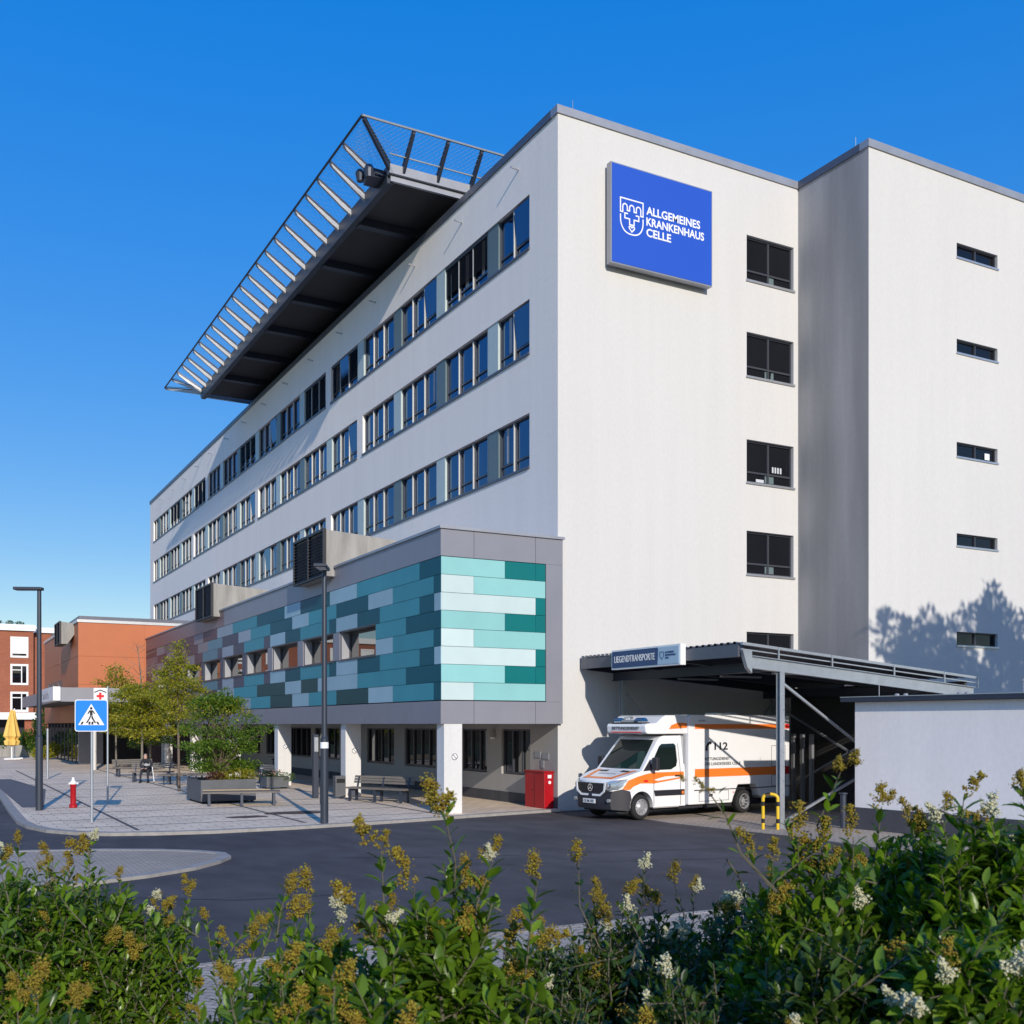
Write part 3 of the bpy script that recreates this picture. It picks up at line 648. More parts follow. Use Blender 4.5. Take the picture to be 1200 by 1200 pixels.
# netting: woven wire as thin strips
mb = MB()
def net(P, nu, nv, w=.007):
    for k in range(nu + nv):
        for sgn in (1, -1):
            pts = []
            for s in (0, 1):
                pass
    return
def netting(P, lu, lv, pitch=.19, w=.0045):
    """diamond mesh over a lu x lv patch, P(u, v)->point"""
    def seg(u0, v0, u1, v1):
        a, b = Vector(P(u0, v0)), Vector(P(u1, v1)); d = (b - a)
        if d.length < .03: return
        mb.bar(a, b, w, w)
    k = -lv
    while k < lu:
        # u - v = k
        u0 = max(k, 0); v0 = u0 - k; u1 = min(lu, lv + k); v1 = u1 - k
        if u1 > u0: seg(u0, v0, u1, v1)
        k += pitch
    k = 0
    while k < lu + lv:
        u0 = max(0, k - lv); v0 = k - u0; u1 = min(lu, k); v1 = k - u1
        if u1 > u0: seg(u0, v0, u1, v1)
        k += pitch
n0, n1 = HY0 - .25, YN0
netting(lambda u, v: (XN + u, n1 + v * (n0 - n1) / 1.3, ZN - v * .82 / 1.3), 9.0, 1.3)
netting(lambda u, v: (XN + v * 1.4 / 1.6, n1 + u, ZN - v * .84 / 1.6), 3.0, 1.6)
netting(lambda u, v: (XN + v * 1.4 / 1.6, n1 + 3.0 + u, ZN - v * .84 / 1.6), HY1 - n1 - 2.0, 1.6, pitch=.32, w=.004)
nt_ = mb.build('netting', M['net'], heli, fixn=False)
mb = MB(); mb.box(14.2, 14.69, 36.4, 37.2, 22.4, 22.7); mb.lathe((14.15, 36.5, 22.55), [(.16, -.2), (.2, .1), (.12, .25)], 12); mb.lathe((14.0, 37.0, 22.6), [(.12, -.2), (.18, .1), (.1, .22)], 12); mb.tube([(14.3,36.3,22.5),(14.9,36.3,22.45),(14.9,37.4,22.4)], .04, 6)
mb.build('floodlight', M['steel_d'], heli)

# ================================================================== big sign on the gable
SX0, SX1, SZ0, SZ1, SY = 18.78, 22.78, 17.02, 20.16, FY - .35
sg = thing('hospital_sign', 'large square blue hospital name board with white shield emblem high on the gable', 'sign', ((SX0+SX1)/2, FY, SZ0))
mb = MB(); mb.box(SX0, SX1, SY, FY - .12, SZ0, SZ1); mb.build('sign_box', M['alu_m'], sg)
mb = MB(); mb.box(SX0 + .035, SX1 - .035, SY - .012, SY - .001, SZ0 + .035, SZ1 - .035); face = mb.build('sign_face', M['sign_b'], sg)
mb = MB(); mb.box(SX0 + .5, SX1 - .5, FY - .119, FY - .001, SZ0 + .5, SZ0 + .6); mb.box(SX0 + .5, SX1 - .5, FY - .119, FY - .001, SZ1 - .6, SZ1 - .5); mb.build('bracket', M['alu'], sg)
W_, H_ = SX1 - SX0, SZ1 - SZ0
def tl(s, u0, u1, v0, v1): text('lettering', s, (SX0 + u0 * W_, SY - .013, SZ1 - v1 * H_), (1,0,0), (0,0,1), (v1 - v0) * H_, M['wht'], face, width=(u1 - u0) * W_, bold=.024)
tl('ALLGEMEINES', .335, .872, .352, .437); tl('KRANKENHAUS', .335, .912, .463, .548); tl('CELLE', .335, .578, .572, .657)
mb = MB(); ox, oz, sw, sh = SX0 + .088*W_, SZ1 - .335*H_, .215*W_, .345*H_
def S(pts): return [(x * sw, -y * sh) for x, y in pts]
def rib(pts, closed=False, k=0): ribbon(mb, S(pts), .042, (ox, SY - .014 - k*.004, oz), (1,0,0), (0,0,1), closed=closed, depth=.004)
def arch(cx): return [(cx + .10, .26)] + [(cx + .10*math.cos(t), .24 - .09*math.sin(t)) for t in np.linspace(.2, math.pi - .2, 7)] + [(cx - .10, .26)]
rib([(0,0),(1,0),(1,.40),(.90,.40)] + arch(.80) + [(.70,.33),(.60,.33)] + arch(.50) + [(.40,.33),(.30,.33)] + arch(.20) + [(.10,.40),(0,.40)], True)
cur = [(0,.47)] + [(.5 - .5*math.cos(t)**.8 if t < math.pi/2 else .5, .60 + .40*math.sin(t)) for t in np.linspace(0, math.pi/2, 9)]
cur = cur + [(1 - x, y) for x, y in reversed(cur[:-1])]; rib(cur)
rib([(.33,.42),(.19,.42),(.19,.56),(.40,.56),(.40,.72),(.60,.72),(.60,.56),(.81,.56),(.81,.42),(.67,.42)])
rib([(.5,.92),(.39,.83),(.38,.79),(.42,.765),(.46,.77),(.5,.80),(.54,.77),(.58,.765),(.62,.79),(.61,.83)], True)
mb.build('shield_emblem', M['wht'], face)

# ================================================================== carport
cp = thing('carport', 'open grey steel carport over the ambulance bay against the white gable', 'carport', (19.05, 20.6, 0))
CZ = lambda x: 4.40 - (x - 17.9) * .078
mb = MB()
X0, X1, Y0, Y1 = 17.9, 26.6, 20.85, 28.15
# trapezoid roof sheet, ribs along x
n = int((Y1 - Y0) / .25); prof = []
for k in range(n):
    y = Y0 + k * .25; prof += [(y, 0), (y + .10, 0), (y + .13, .05), (y + .22, .05)]
for (ya, za), (yb, zb) in zip(prof[:-1], prof[1:]):
    mb.add([(X0, ya, CZ(X0)+.28+za), (X1, ya, CZ(X1)+.28+za), (X1, yb, CZ(X1)+.28+zb), (X0, yb, CZ(X0)+.28+zb)], [(0,1,2,3)])
mb.build('roof_sheet', M['alu_d'], cp)
mb = MB(); mb.prism([(20.82, 4.34), (28.1, 4.36), (28.1, 4.68), (20.82, 4.62)], 17.84, 17.90, 'yz'); mb.build('fascia', M['alu_d'], cp)
mb = MB(); mb.box(17.902, 18.06, 20.86, 28.1, 4.37, 4.665); mb.build('flashing', M['alu_d'], cp)  # strip added behind the fascia to stop sunlight leaking through the ribs
mb = MB()
for k in range(8): y = 28.05 - k * .22; mb.box(17.83, 17.92, y - .04, y, 4.685, 4.76)
mb.build('profile_edge', M['alu_d'], cp)
def ibeam(mb, p, q, w, h, t=.018):
    p = Vector(p); q = Vector(q); z = Vector((0,0,1))
    mb.bar(p + z*(h/2), q + z*(h/2), w, t); mb.bar(p - z*(h/2), q - z*(h/2), w, t); mb.bar(p, q, t, h - t*1.02)
mb = MB(); ibeam(mb, (18.2, 20.75, CZ(18.2) - .16), (26.5, 20.75, CZ(26.5) - .16), .16, .30); mb.prism([(17.9,4.50),(18.2,4.51),(18.2,3.93),(18.05,4.08)], 20.7, 20.82, 'xz'); mb.build('front_beam', M['steel'], cp)
mb = MB(); mb.bar((17.88, 20.72, CZ(17.9) + .27), (26.66, 20.72, CZ(26.66) + .27), .07, .07); mb.bar((17.88, 20.74, CZ(17.9) + .13), (26.66, 20.74, CZ(26.66) + .13), .03, .03)
for x in (19.05, 20.9, 23.2, 25.2, 26.6): mb.box(x - .02, x + .02, 20.66, 20.69, CZ(x) - .02, CZ(x) + .30)
mb.build('gutter_rail', M['steel'], cp)
for y in (23.3, 25.7, 27.95):
    mb = MB(); ibeam(mb, (18.0, y, CZ(18.0) + .08), (26.5, y, CZ(26.5) + .08), .14, .28); mb.build('rafter', M['steel_d'], cp)
for x in (19.05, 25.2):
    mb = MB(); ibeam(mb, (x, 20.86, CZ(x) - .17), (x, 28.1, CZ(x) - .17), .14, .24); mb.build('cross_beam', M['steel_d'], cp)
for x, y in ((19.15, 20.72), (19.05, 27.6), (25.2, 20.72), (25.2, 27.6)):
    mb = MB(); zt = CZ(x) - .32 if y < 22 else CZ(x) - .30
    mb.box(x - .075, x + .075, y - .075, y - .055, .012, zt); mb.box(x - .075, x + .075, y + .055, y + .075, .012, zt); mb.box(x - .008, x + .008, y - .055, y + .055, .012, zt); mb.box(x - .13, x + .13, y - .13, y + .13, .011, .03)
    o = mb.build('post', M['steel'], cp)
    b = MB()
    for k in range(9): b.lathe((x + .045, y - .076, .5 + k * .36), [(.011, 0), (.011, -.006)], 8, 'y')
    b.build('post_bolts', M['steel_d'], o)
for a, b in (((19.22,20.72,3.70),(25.1,20.72,.25)), ((19.22,20.72,.16),(25.1,20.72,2.55)), ((19.12,27.6,3.7),(22.1,27.6,.4)), ((25.1,27.6,3.3),(22.2,27.6,.4)), ((25.2,20.9,3.3),(25.2,27.5,.3)), ((25.2,20.9,.3),(25.2,27.5,3.3))):
    mb = MB(); mb.bar(a, b, .06, .06); mb.build('brace', M['steel'], cp)
mb = MB()
for y in (22.4, 24.6, 26.6): mb.box(20.5, 22.0, y, y + .12, CZ(22) - .05, CZ(22) + .0)
mb.build('tube_light', M['alu'], cp)
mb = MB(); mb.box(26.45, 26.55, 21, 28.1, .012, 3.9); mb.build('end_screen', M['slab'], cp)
# store-room slats seen behind the ambulance
mb = MB()
for k in range(7): mb.box(24.4 + k*.02, 24.5 + k*.02, 25.0 + k*.42, 25.12 + k*.42, .012, 2.35)
mb.build('slat_screen', M['alu'], cp)
# direction sign on the carport
sg = thing('direction_sign', 'long navy and pale blue sign box for patient transports on the carport edge', 'sign', (17.75, 24.5, 4.2))
mb = MB(); mb.box(17.66, 17.835, 22.9, 26.15, 4.24, 4.80); mb.build('sign_box', M['wht'], sg)
mb = MB(); mb.box(17.645, 17.659, 23.9, 26.10, 4.285, 4.755); navy = mb.build('navy_panel', M['sign_n'], sg)
mb = MB(); mb.prism([(22.95,4.285),(23.899,4.285),(23.84,4.755),(22.95,4.755)], 17.645, 17.659, 'yz'); pale = mb.build('pale_panel', M['sign_lb'], sg)
text('lettering', 'LIEGENDTRANSPORTE', (17.644, 25.98, 4.43), (0,-1,0), (0,0,1), .19, M['wht'], navy, width=1.95, bold=.006)
text('small_lettering', 'ALLGEMEINES\nKRANKENHAUS\nCELLE', (17.644, 23.55, 4.43), (0,-1,0), (0,0,1), .2, M['sign_n'], pale, width=.46)
mb = MB(); ribbon(mb, [(x*.16, -y*.2) for x, y in ((0,0),(1,0),(1,.6),(.5,1),(0,.6))], .02, (17.644, 23.78, 4.62), (0,-1,0), (0,0,1), closed=True, depth=.004); mb.build('shield_emblem', M['sign_n'], pale)

# ================================================================== low white building on the right
lb = thing('low_building', 'low white rendered outbuilding with dark roof edge and dark plinth beside the carport', 'building', (20.8, 19.7, 0))
a = math.atan2(21.1 - 20.72, 19.7 - 15.3)
def lp(s, t, z):  # s along the face towards the viewer, t into the building
    return (20.72 + math.sin(a)*s + math.cos(a)*t, 19.72 - math.cos(a)*s + math.sin(a)*t, z)
def lbox(mb, s0, s1, t0, t1, z0, z1):
    vs = [lp(s, t, z) for z in (z0, z1) for s, t in ((s0,t0),(s1,t0),(s1,t1),(s0,t1))]
    mb.add(vs, [(0,3,2,1),(4,5,6,7),(0,1,5,4),(1,2,6,5),(2,3,7,6),(3,0,4,7)])
mb = MB(); lbox(mb, 0, 13.5, 0, 6, .0, 3.21); mb.build('wall', M['wall_low'], lb)
mb = MB(); lbox(mb, .02, 13.6, -.02, -.001, .0, .56); mb.build('plinth', M['plinth'], lb)
mb = MB(); lbox(mb, -.30, 13.7, -.19, 6.2, 3.22, 3.33); mb.build('roof_slab', M['steel_d'], lb)
mb = MB(); lbox(mb, -.31, 13.7, -.20, 6.22, 3.332, 3.35); mb.build('roof_trim', M['alu'], lb)
for s in (1.1, 1.35, 2.8, 3.0, 4.6, 6.0): mb = MB(); mb.lathe(lp(s, .2, 3.35), [(.05, 0), (.06, .04), (.03, .06)], 8); mb.build('roof_fitting', M['alu_m'], lb)
mb = MB(); mb.tube([lp(4.35, .25, 3.34), lp(4.35, .25, 3.62)], .025, 6); mb.lathe(lp(4.35, .25, 3.60), [(.05, 0), (.05, .06)], 8); mb.build('vent_pipe', M['alu_m'], lb)
mb = MB(); mb.tube([lp(.5,.3,3.34), lp(.5,.3,3.75)], .01, 5); mb.build('lightning_rod', M['alu_m'], lb)
mb = MB(); mb.lathe((20.55, 19.95, .0), [(.075, 0), (.075, .86), (.11, .88), (.11, .92)], 14); dp = mb.build('downpipe_post', M['steel_d'], lb, smooth=True)

# ================================================================== orange building + entrance canopy
OX, OY, OE, OZ = 8.88, 74.26, 95.8, 9.25
ob = thing('orange_building', 'two storey block clad in orange panels at the far end of the annex', 'building', (OX, OY, 0))
mb = MB()
mb.box(OX + .02, 24, OY + .02, OE, 2.75, OZ)
for z0, z1 in ((2.75, 5.22), (5.24, 7.05), (7.07, OZ)):
    x = OX
    while x < 17: mb.box(x + .01, min(x + 4.1, 17.0) - .01, OY - .01, OY + .019, max(z0, 4.2), z1); x += 4.1
    y = OY + .02
    while y < OE - .1: mb.box(OX - .01, OX + .019, y + .012, min(y + 5.4, OE) - .012, z0, z1); y += 5.4
mb.build('cladding', M['orange'], ob)
mb = MB(); mb.box(OX - .08, 24, OY - .08, OE, OZ + .001, OZ + .18); mb.mi = 1; mb.box(OX + .3, 24, OY + 2.2, OE - 2, OZ + .181, OZ + .62); mb.build('roof_edge', [M['alu'], M['alu_d']], ob)
mb = MB(); mb.box(OX + .25, 24, OY + .3, OE, .08, 2.75); mb.build('ground_floor_wall', M['joint'], ob)
for y in np.arange(OY + .6, OE, 2.2):
    mb = MB(); mb.box(OX + .16, OX + .249, y, y + .08, .08, 2.7); mb.build('glazing_bar', M['alu_d'], ob)
mb = MB(); mb.quad((OX+.2, OY+.5, .1), (OX+.2, OE, .1), (OX+.2, OE, 2.7), (OX+.2, OY+.5, 2.7)); mb.build('shop_glass', M['glass_d'], ob, face=(-1,0,0))
mb = MB(); mb.box(OX + .02, OX + 1.5, OY - .03, OY + .28, .08, 2.74); mb.build('corner_pier', M['fas'], ob)
for k in range(3):
    y = 83.2 + k * 3.4; w = MB(); w.box(OX - .02, OX + .01, y, y + 2.8, 4.98, 5.02); w.box(OX - .018, OX - .011, y, y + 2.75, 5.02, 5.85); w.mi = 1; w.prism([(y+.4, 5.03), (y+1.9, 5.03), (y+2.7, 5.8)], OX - .03, OX - .019, 'yz'); w.build('window', [M['frame_d'], jamb], ob)  # pale triangle paints a sunlit wedge flat on the window
vent('roof_vent', 'small louvred ventilation box on the corner of the orange building', 7.95, 10.2, 76.3, 79.3, 7.95, 9.42, 8.7)
ca = thing('entrance_canopy', 'flat grey entrance canopy in front of the orange building', 'canopy', (9, 66, 0))
mb = MB(); mb.box(6.82, 13.04, 64, 90, 3.95, 4.15); mb.build('canopy_slab', M['slab'], ca)
mb = MB(); mb.box(6.80, 13.04, 63.95, 63.999, 3.92, 4.70); mb.box(6.76, 6.80, 63.95, 90, 3.92, 4.70); mb.build('canopy_fascia', M['fas'], ca)
for x, y in ((8.55, 64.8), (12.6, 64.8)):
    mb = MB(); mb.tube([(x, y, .08), (x, y, 3.95)], .16, 14); mb.build('support_column', M['column_w'], ca, smooth=True)
es = thing('entrance_sign', 'small white sign box on the left side of the grey entrance canopy', 'sign', (6.6, 66, 3.9))
mb = MB(); mb.box(6.38, 6.755, 64.3, 70.5, 3.98, 4.75); mb.build('sign_box', M['wht'], es)
text('lettering', 'akh', (6.375, 69.9, 4.12), (0,-1,0), (0,0,1), .45, M['alu_m'], es, width=3.2, bold=.02)

# ================================================================== brick building far left
bb = thing('brick_building', 'red brick building with white framed windows and white cornice at the far left', 'building', (0, 130, 0))
mb = MB(); cols_ = [8.65 - 4.1*k for k in range(18)]
zz = [(10.1, 12.2), (7.1, 9.2), (4.15, 6.15)]
Pk = lambda u, z, d: (u, 130 + d, z)
bh = [(x, x + 1.65, a, b) for x in cols_ for a, b in zz]
wall_holes(mb, Pk, -70, 10.9, 3.97, 12.95, bh, -1, .2); mb.build('wall', M['brick'], bb)
mb = MB(); mb.quad((10.9,130,0),(10.9,131.2,0),(10.9,131.2,12.95),(10.9,130,12.95)); mb.quad((10.9,131.2,0),(30,131.2,0),(30,131.2,12.9),(10.9,131.2,12.9)); mb.build('side_wing', M['brick'], bb)
mb = MB(); mb.box(-70, 11.1, 129.7, 131, 12.96, 13.65); mb.box(11.1, 30, 130.9, 131.6, 12.91, 13.5); mb.build('cornice', M['white'], bb)
mb = MB(); mb.box(-70, 11.3, 128.6, 129.99, 3.2, 3.96); mb.build('porch_roof', M['white'], bb)
mb = MB(); mb.quad((-70,131,0),(10.9,131,0),(10.9,131,3.2),(-70,131,3.2)); mb.build('ground_floor_wall', M['joint'], bb)
for x in cols_[:8]:
    mb = MB(); mb.box(x + 1.3, x + 2.2, 129.2, 129.8, 0, 3.2); mb.build('pier', M['brick'], bb)
for k, (x, x2, a, b) in enumerate(bh):
    w = MB(); t = .12
    w.box(x - .08, x2 + .08, 129.93, 130.1, b - t, b + .1); w.box(x - .08, x2 + .08, 129.93, 130.1, a - .1, a + t); w.box(x - .08, x + t, 129.93, 130.1, a + t, b - t); w.box(x2 - t, x2 + .08, 129.93, 130.1, a + t, b - t)
    if k % 3 == 0 or k % 5 == 0:
        w.box(x + t, x2 - t, 130.0, 130.08, a + .35, b - t)
    else: w.box(x + 1.0, x + 1.1, 129.95, 130.1, a + t, b - t); w.box(x + t, x + 1.0, 129.95, 130.1, b - .6, b - .5)
    if k < 54:
        o = w.build('window', M['frame_w'], bb)
        g = MB(); g.quad((x+.1,130.12,a+.1),(x2-.1,130.12,a+.1),(x2-.1,130.12,b-.1),(x+.1,130.12,b-.1)); g.build('pane', M['glass_d'], o, face=(0,-1,0))
# ================================================================== ambulance
am = thing('ambulance', 'white ambulance van with orange stripes parked nose out under the carport', 'ambulance', (16.50, 24.2, 0.012), R(6.5)); am.scale = (.975, 1, 1)
AW = 2.1
def ydef(x, z, y):
    """near/far side shaping: taper to the nose, tumblehome above the belt; y in 0..AW"""
    ins = .06 + (max(0, .9 - x) / .9) ** 2 * .26
    if z > 1.25: ins += (z - 1.25) * .15
    t = y / AW * 2 - 1
    return AW / 2 + t * (AW / 2 - ins)
def deform(me_or_bm, out=0.):
    for v in me_or_bm.verts:
        x, y, z = v.co
        t = y / AW * 2 - 1
        v.co.y = ydef(x, z, y)
        if x < .7 and z < 1.34: v.co.x += .13 * t * t * (1 - x / .7)
def cabpart(name, poly, y0, y1, m, parent, bevel=0, cuts=(.15,.3,.45,.6,.75,.9), ycuts=(.3,.6,1.05,1.5,1.8), zcuts=(1.25,1.6,1.95), push=0., smooth=False):
    bm = bmesh.new()
    a = [bm.verts.new((x, y0, z)) for x, z in poly]; f = bm.faces.new(a)
    if y1 is not None:
        r = bmesh.ops.extrude_face_region(bm, geom=[f]); vs = [v for v in r['geom'] if isinstance(v, bmesh.types.BMVert)]
        for v in vs: v.co.y = y1
    for c, no in [((x,0,0),(1,0,0)) for x in cuts] + [((0,0,z),(0,0,1)) for z in zcuts] + ([((0,y,0),(0,1,0)) for y in ycuts] if y1 is not None else []):
        bmesh.ops.bisect_plane(bm, geom=bm.verts[:] + bm.edges[:] + bm.faces[:], plane_co=c, plane_no=no, dist=1e-5)
    deform(bm)
    for v in bm.verts: v.co.y -= push
    bmesh.ops.recalc_face_normals(bm, faces=bm.faces)
    me = bpy.data.meshes.new(name); bm.to_mesh(me); bm.free(); me.materials.append(m)
    o = bpy.data.objects.new(name, me); col.objects.link(o); o.parent = parent
    if smooth:
        me.polygons.foreach_set('use_smooth', [True]*len(me.polygons)); me.set_sharp_from_angle(angle=R(30))
    if bevel: b = o.modifiers.new('bevel', 'BEVEL'); b.width = bevel; b.segments = 3; b.limit_method = 'ANGLE'; b.angle_limit = R(38)
    return o
def arc(cx, cz, r, a0, a1, n=12): return [(cx + r*math.cos(R(a0 + (a1-a0)*k/n)), cz + r*math.sin(R(a0 + (a1-a0)*k/n))) for k in range(n + 1)]
cabpoly = [(.05,.45),(.0,.62),(.0,.92),(.04,1.06),(.14,1.13),(.55,1.24),(1.02,1.36),(1.42,1.84),(1.74,2.21),(1.86,2.29),(2.0,2.32),(2.7,2.34),(2.7,.33),(1.46,.33)] + arc(1.0,.36,.43,-4,184) + [(.40,.40)]
body = cabpart('cab_body', cabpoly, 0, AW, M['av'], am, bevel=.035, smooth=True)
# bumper
bp_ = cabpart('front_bumper', [(-.05,.30),(-.07,.42),(-.06,.72),(-.02,.80),(.30,.86),(.55,.80)] + [(x, z) for x, z in arc(1.0,.36,.46,150,186,5)] + [(.5,.26)], -.03, AW + .03, M['ab'], am, bevel=.025, smooth=True)
# side stripes and windows on the cab
o_ = cabpart('orange_stripe', [(.30,.86),(.42,.84),(.56,.84),(.70,.93),(.95,1.01),(1.3,1.0),(1.45,.99),(2.64,1.12),(2.64,1.30),(1.5,1.30),(1.2,1.27),(.85,1.2),(.5,1.10)], 0, None, M['ao'], body, push=.006)
o_ = cabpart('white_flash', [(1.46,1.10),(1.6,1.06),(2.63,1.16),(2.63,1.19),(1.9,1.18)], 0, None, M['av'], body, push=.010)
win = cabpart('door_window', [(1.22,1.36),(1.30,1.40),(1.76,2.02),(1.86,2.09),(2.36,2.10),(2.42,2.04),(2.42,1.60),(2.36,1.46),(2.15,1.37)], 0, None, M['agl'], body, push=.008, zcuts=(1.6,1.95))
cabpart('mirror_triangle', [(1.06,1.345),(1.40,1.36),(1.36,1.66)], 0, None, M['ab'], body, push=.011)
cabpart('side_moulding', [(1.50,.64),(2.66,.64),(2.66,.80),(1.46,.80)], 0, None, M['ab'], body, push=.02)
for xs in ((1.45, 1.462), (2.50, 2.512)):
    cabpart('door_seam', [(xs[0],.36),(xs[1],.36),(xs[1],2.1 if xs[0] > 2 else 1.35),(xs[0],2.1 if xs[0] > 2 else 1.35)], 0, None, M['joint'], body, push=.012)
mb = MB(); mb.box(2.28, 2.46, .03, .05, 1.17, 1.21); mb.build('door_handle', M['blk'], body, local=True)
mb = MB(); mb.box(1.08, 1.22, .04, .054, 1.04, 1.10); mb.build('side_lamp', M['redl'], body, local=True)
mb = MB(); mb.box(2.54, 2.62, .03, .042, .67, .75); mb.build('marker_lamp', M['ao'], body, local=True)
# windscreen
bm = bmesh.new(); G_ = []
for j in range(9):
    t = j / 8; x = 1.045 + t * .665; z = 1.385 + t * .80; row = []
    for i in range(13):
        s = i / 12; ins = .17 + .02*t + (z - 1.25) * .15; y = ins + s * (AW - 2*ins); b = (s*2 - 1) ** 2
        row.append(bm.verts.new((x - .030 + .03*b, y, z + .022)))
    G_.append(row)
for j in range(8):
    for i in range(12): bm.faces.new((G_[j][i], G_[j][i+1], G_[j+1][i+1], G_[j+1][i]))
bmesh.ops.recalc_face_normals(bm, faces=bm.faces); bm.normal_update()
if bm.faces[40 if len(bm.faces) > 40 else 0].normal.x > 0: bmesh.ops.reverse_faces(bm, faces=bm.faces)
me = bpy.data.meshes.new('windscreen'); bm.to_mesh(me); bm.free(); me.materials.append(M['agl']); me.polygons.foreach_set('use_smooth', [True]*len(me.polygons))
ws = bpy.data.objects.new('windscreen', me); col.objects.link(ws); ws.parent = body
mb = MB()
for y0 in (.55, 1.25): mb.bar((1.06, y0, 1.425), (1.30, y0 + .55, 1.70), .02, .02)
mb.build('wiper', M['blk'], ws, local=True)
mb = MB(); mb.quad((1.075, 1.05, 1.47), (1.075, 1.28, 1.47), (1.175, 1.28, 1.59), (1.175, 1.05, 1.59)); mb.build('permit_card', M['wht'], ws, local=True)
# bonnet details
def hood(x, y, h=.004): # point on the bonnet
    z = 1.13 + (x - .14) * .268 if x < .55 else 1.24 + (x - .55) * .2553
    return (x, y, z + h)
def hoodpoly(name, pts, m, h=.006):
    mb = MB()
    bm = bmesh.new(); f = bm.faces.new([bm.verts.new((x, y, 0)) for x, y in pts])
    for c in (.3, .42, .55, .8): bmesh.ops.bisect_plane(bm, geom=bm.verts[:]+bm.edges[:]+bm.faces[:], plane_co=(c,0,0), plane_no=(1,0,0), dist=1e-5)
    for c in (.5, 1.05, 1.6): bmesh.ops.bisect_plane(bm, geom=bm.verts[:]+bm.edges[:]+bm.faces[:], plane_co=(0,c,0), plane_no=(0,1,0), dist=1e-5)
    for v in bm.verts:
        t = (v.co.y - AW/2)/(AW/2); v.co = Vector(hood(v.co.x, v.co.y, h)); v.co.x += .13*t*t*max(0, 1 - v.co.x/.7)
    me = bpy.data.meshes.new(name); bm.to_mesh(me); bm.free(); me.materials.append(m); o = bpy.data.objects.new(name, me); col.objects.link(o); o.parent = body; return o
hoodpoly('bonnet_stripe', [(.16,.42),(.30,.42),(.30,1.68),(.16,1.68)], M['ao']); hoodpoly('bonnet_stripe', [(.30,.42),(.30,.58),(.98,.36),(.98,.22)], M['ao']); hoodpoly('bonnet_stripe', [(.30,1.68),(.98,1.88),(.98,1.74),(.30,1.52)], M['ao'])
hoodpoly('air_intake', [(.80,.42),(.80,.78),(.94,.76),(.90,.42)], M['blk'], .010); hoodpoly('air_intake', [(.80,1.68),(.80,1.32),(.94,1.34),(.90,1.68)], M['blk'], .010)
text('bonnet_lettering', 'LANDKREIS CELLE', (.56, 1.42, 1.253), (0,-1,0), (.968,0,.25), .07, M['alu_m'], body, width=.75, local=True)
# grille + star + headlamps
mb = MB(); gp = [(.46,1.02),(.50,.82),(.66,.72),(1.44,.72),(1.60,.82),(1.64,1.02)]
mb.prism(gp, -.03, .1, 'yz'); gr = mb.build('grille', M['blk'], body, local=True)
mb = MB(); ribbon(mb, [(-(y - 1.05), z) for y, z in [(.43,1.05),(.47,.80),(.64,.69),(1.46,.69),(1.63,.80),(1.67,1.05)]], .055, (-.034, 1.05, 0), (0,-1,0), (0,0,1), depth=.02); mb.build('grille_surround', M['av'], gr, local=True)
mb = MB()
for z in (.80, .88, .96): mb.box(-.042, -.031, .56, 1.54, z, z + .022)
mb.build('grille_bars', M['ab'], gr, local=True)
mb = MB(); cs = [(.095*math.cos(2*math.pi*k/20), .095*math.sin(2*math.pi*k/20)) for k in range(20)]
ribbon(mb, cs, .014, (-.048, 1.05, .89), (0,-1,0), (0,0,1), closed=True, depth=.008)
for an in (90, 210, 330): ribbon(mb, [(0,0),(.09*math.cos(R(an)), .09*math.sin(R(an)))], .018, (-.050 - an*1e-5, 1.05, .89), (0,-1,0), (0,0,1), depth=.008)
mb.build('star_badge', M['chrome'], gr, local=True)
for sgn in (0, 1):
    q = [(-.005,.56,.84),(-.01,.52,1.02),(.10,.36,1.09),(.30,.17,1.12),(.50,.09,1.14),(.40,.105,.98),(.26,.18,.88),(.08,.36,.84)]
    q = [(x, y if not sgn else AW - y, z) for x, y, z in q]; c = Vector((.16, .30 if not sgn else AW - .30, .99)) 
    mb = MB(); o2 = [(x - .02, y + (-.03 if not sgn else .03), z) for x, y, z in q]; mb.add(q + o2 + [tuple(c + Vector((-.06, -.06 if not sgn else .06, 0)))], [(i, (i+1)%8, 8+(i+1)%8, 8+i) for i in range(8)] + [(8+i, 8+(i+1)%8, 16) for i in range(8)])
    hl = mb.build('headlight', M['lens'], body, local=True, smooth=True)
    mb = MB(); cy = .36 if not sgn else AW - .36; mb.lathe((.045, cy, .96), [(.075, 0), (.075, -.02), (.05, -.035)], 14, 'x'); mb.build('lamp_reflector', M['chrome'], hl, local=True)
    mb = MB(); cy = .33 if not sgn else AW - .33; mb.lathe((-.0, cy, .55), [(.05, .05), (.05, -.03)], 12, 'x'); mb.build('fog_lamp', M['lens'], bp_, local=True)
mb = MB(); mb.box(-.095, -.075, .80, 1.32, .46, .58); pl_ = mb.build('number_plate', M['wht'], bp_, local=True)
text('plate_lettering', 'CE AK 423', (-.096, 1.28, .485), (0,-1,0), (0,0,1), .07, M['blk'], pl_, width=.42, local=True)
# mirrors
for sgn in (0, 1):
    f = (lambda y: y) if not sgn else (lambda y: AW - y)
    mb = MB(); mb.box(1.30, 1.44, f(-.22), f(-.01), 1.36, 1.72); mo = mb.build('wing_mirror', M['ab'], am, local=True, bevel=.03)
    mb = MB(); mb.bar((1.36, f(-.05), 1.42), (1.34, f(.12), 1.38), .06, .05); mb.build('mirror_arm', M['ab'], mo, local=True)
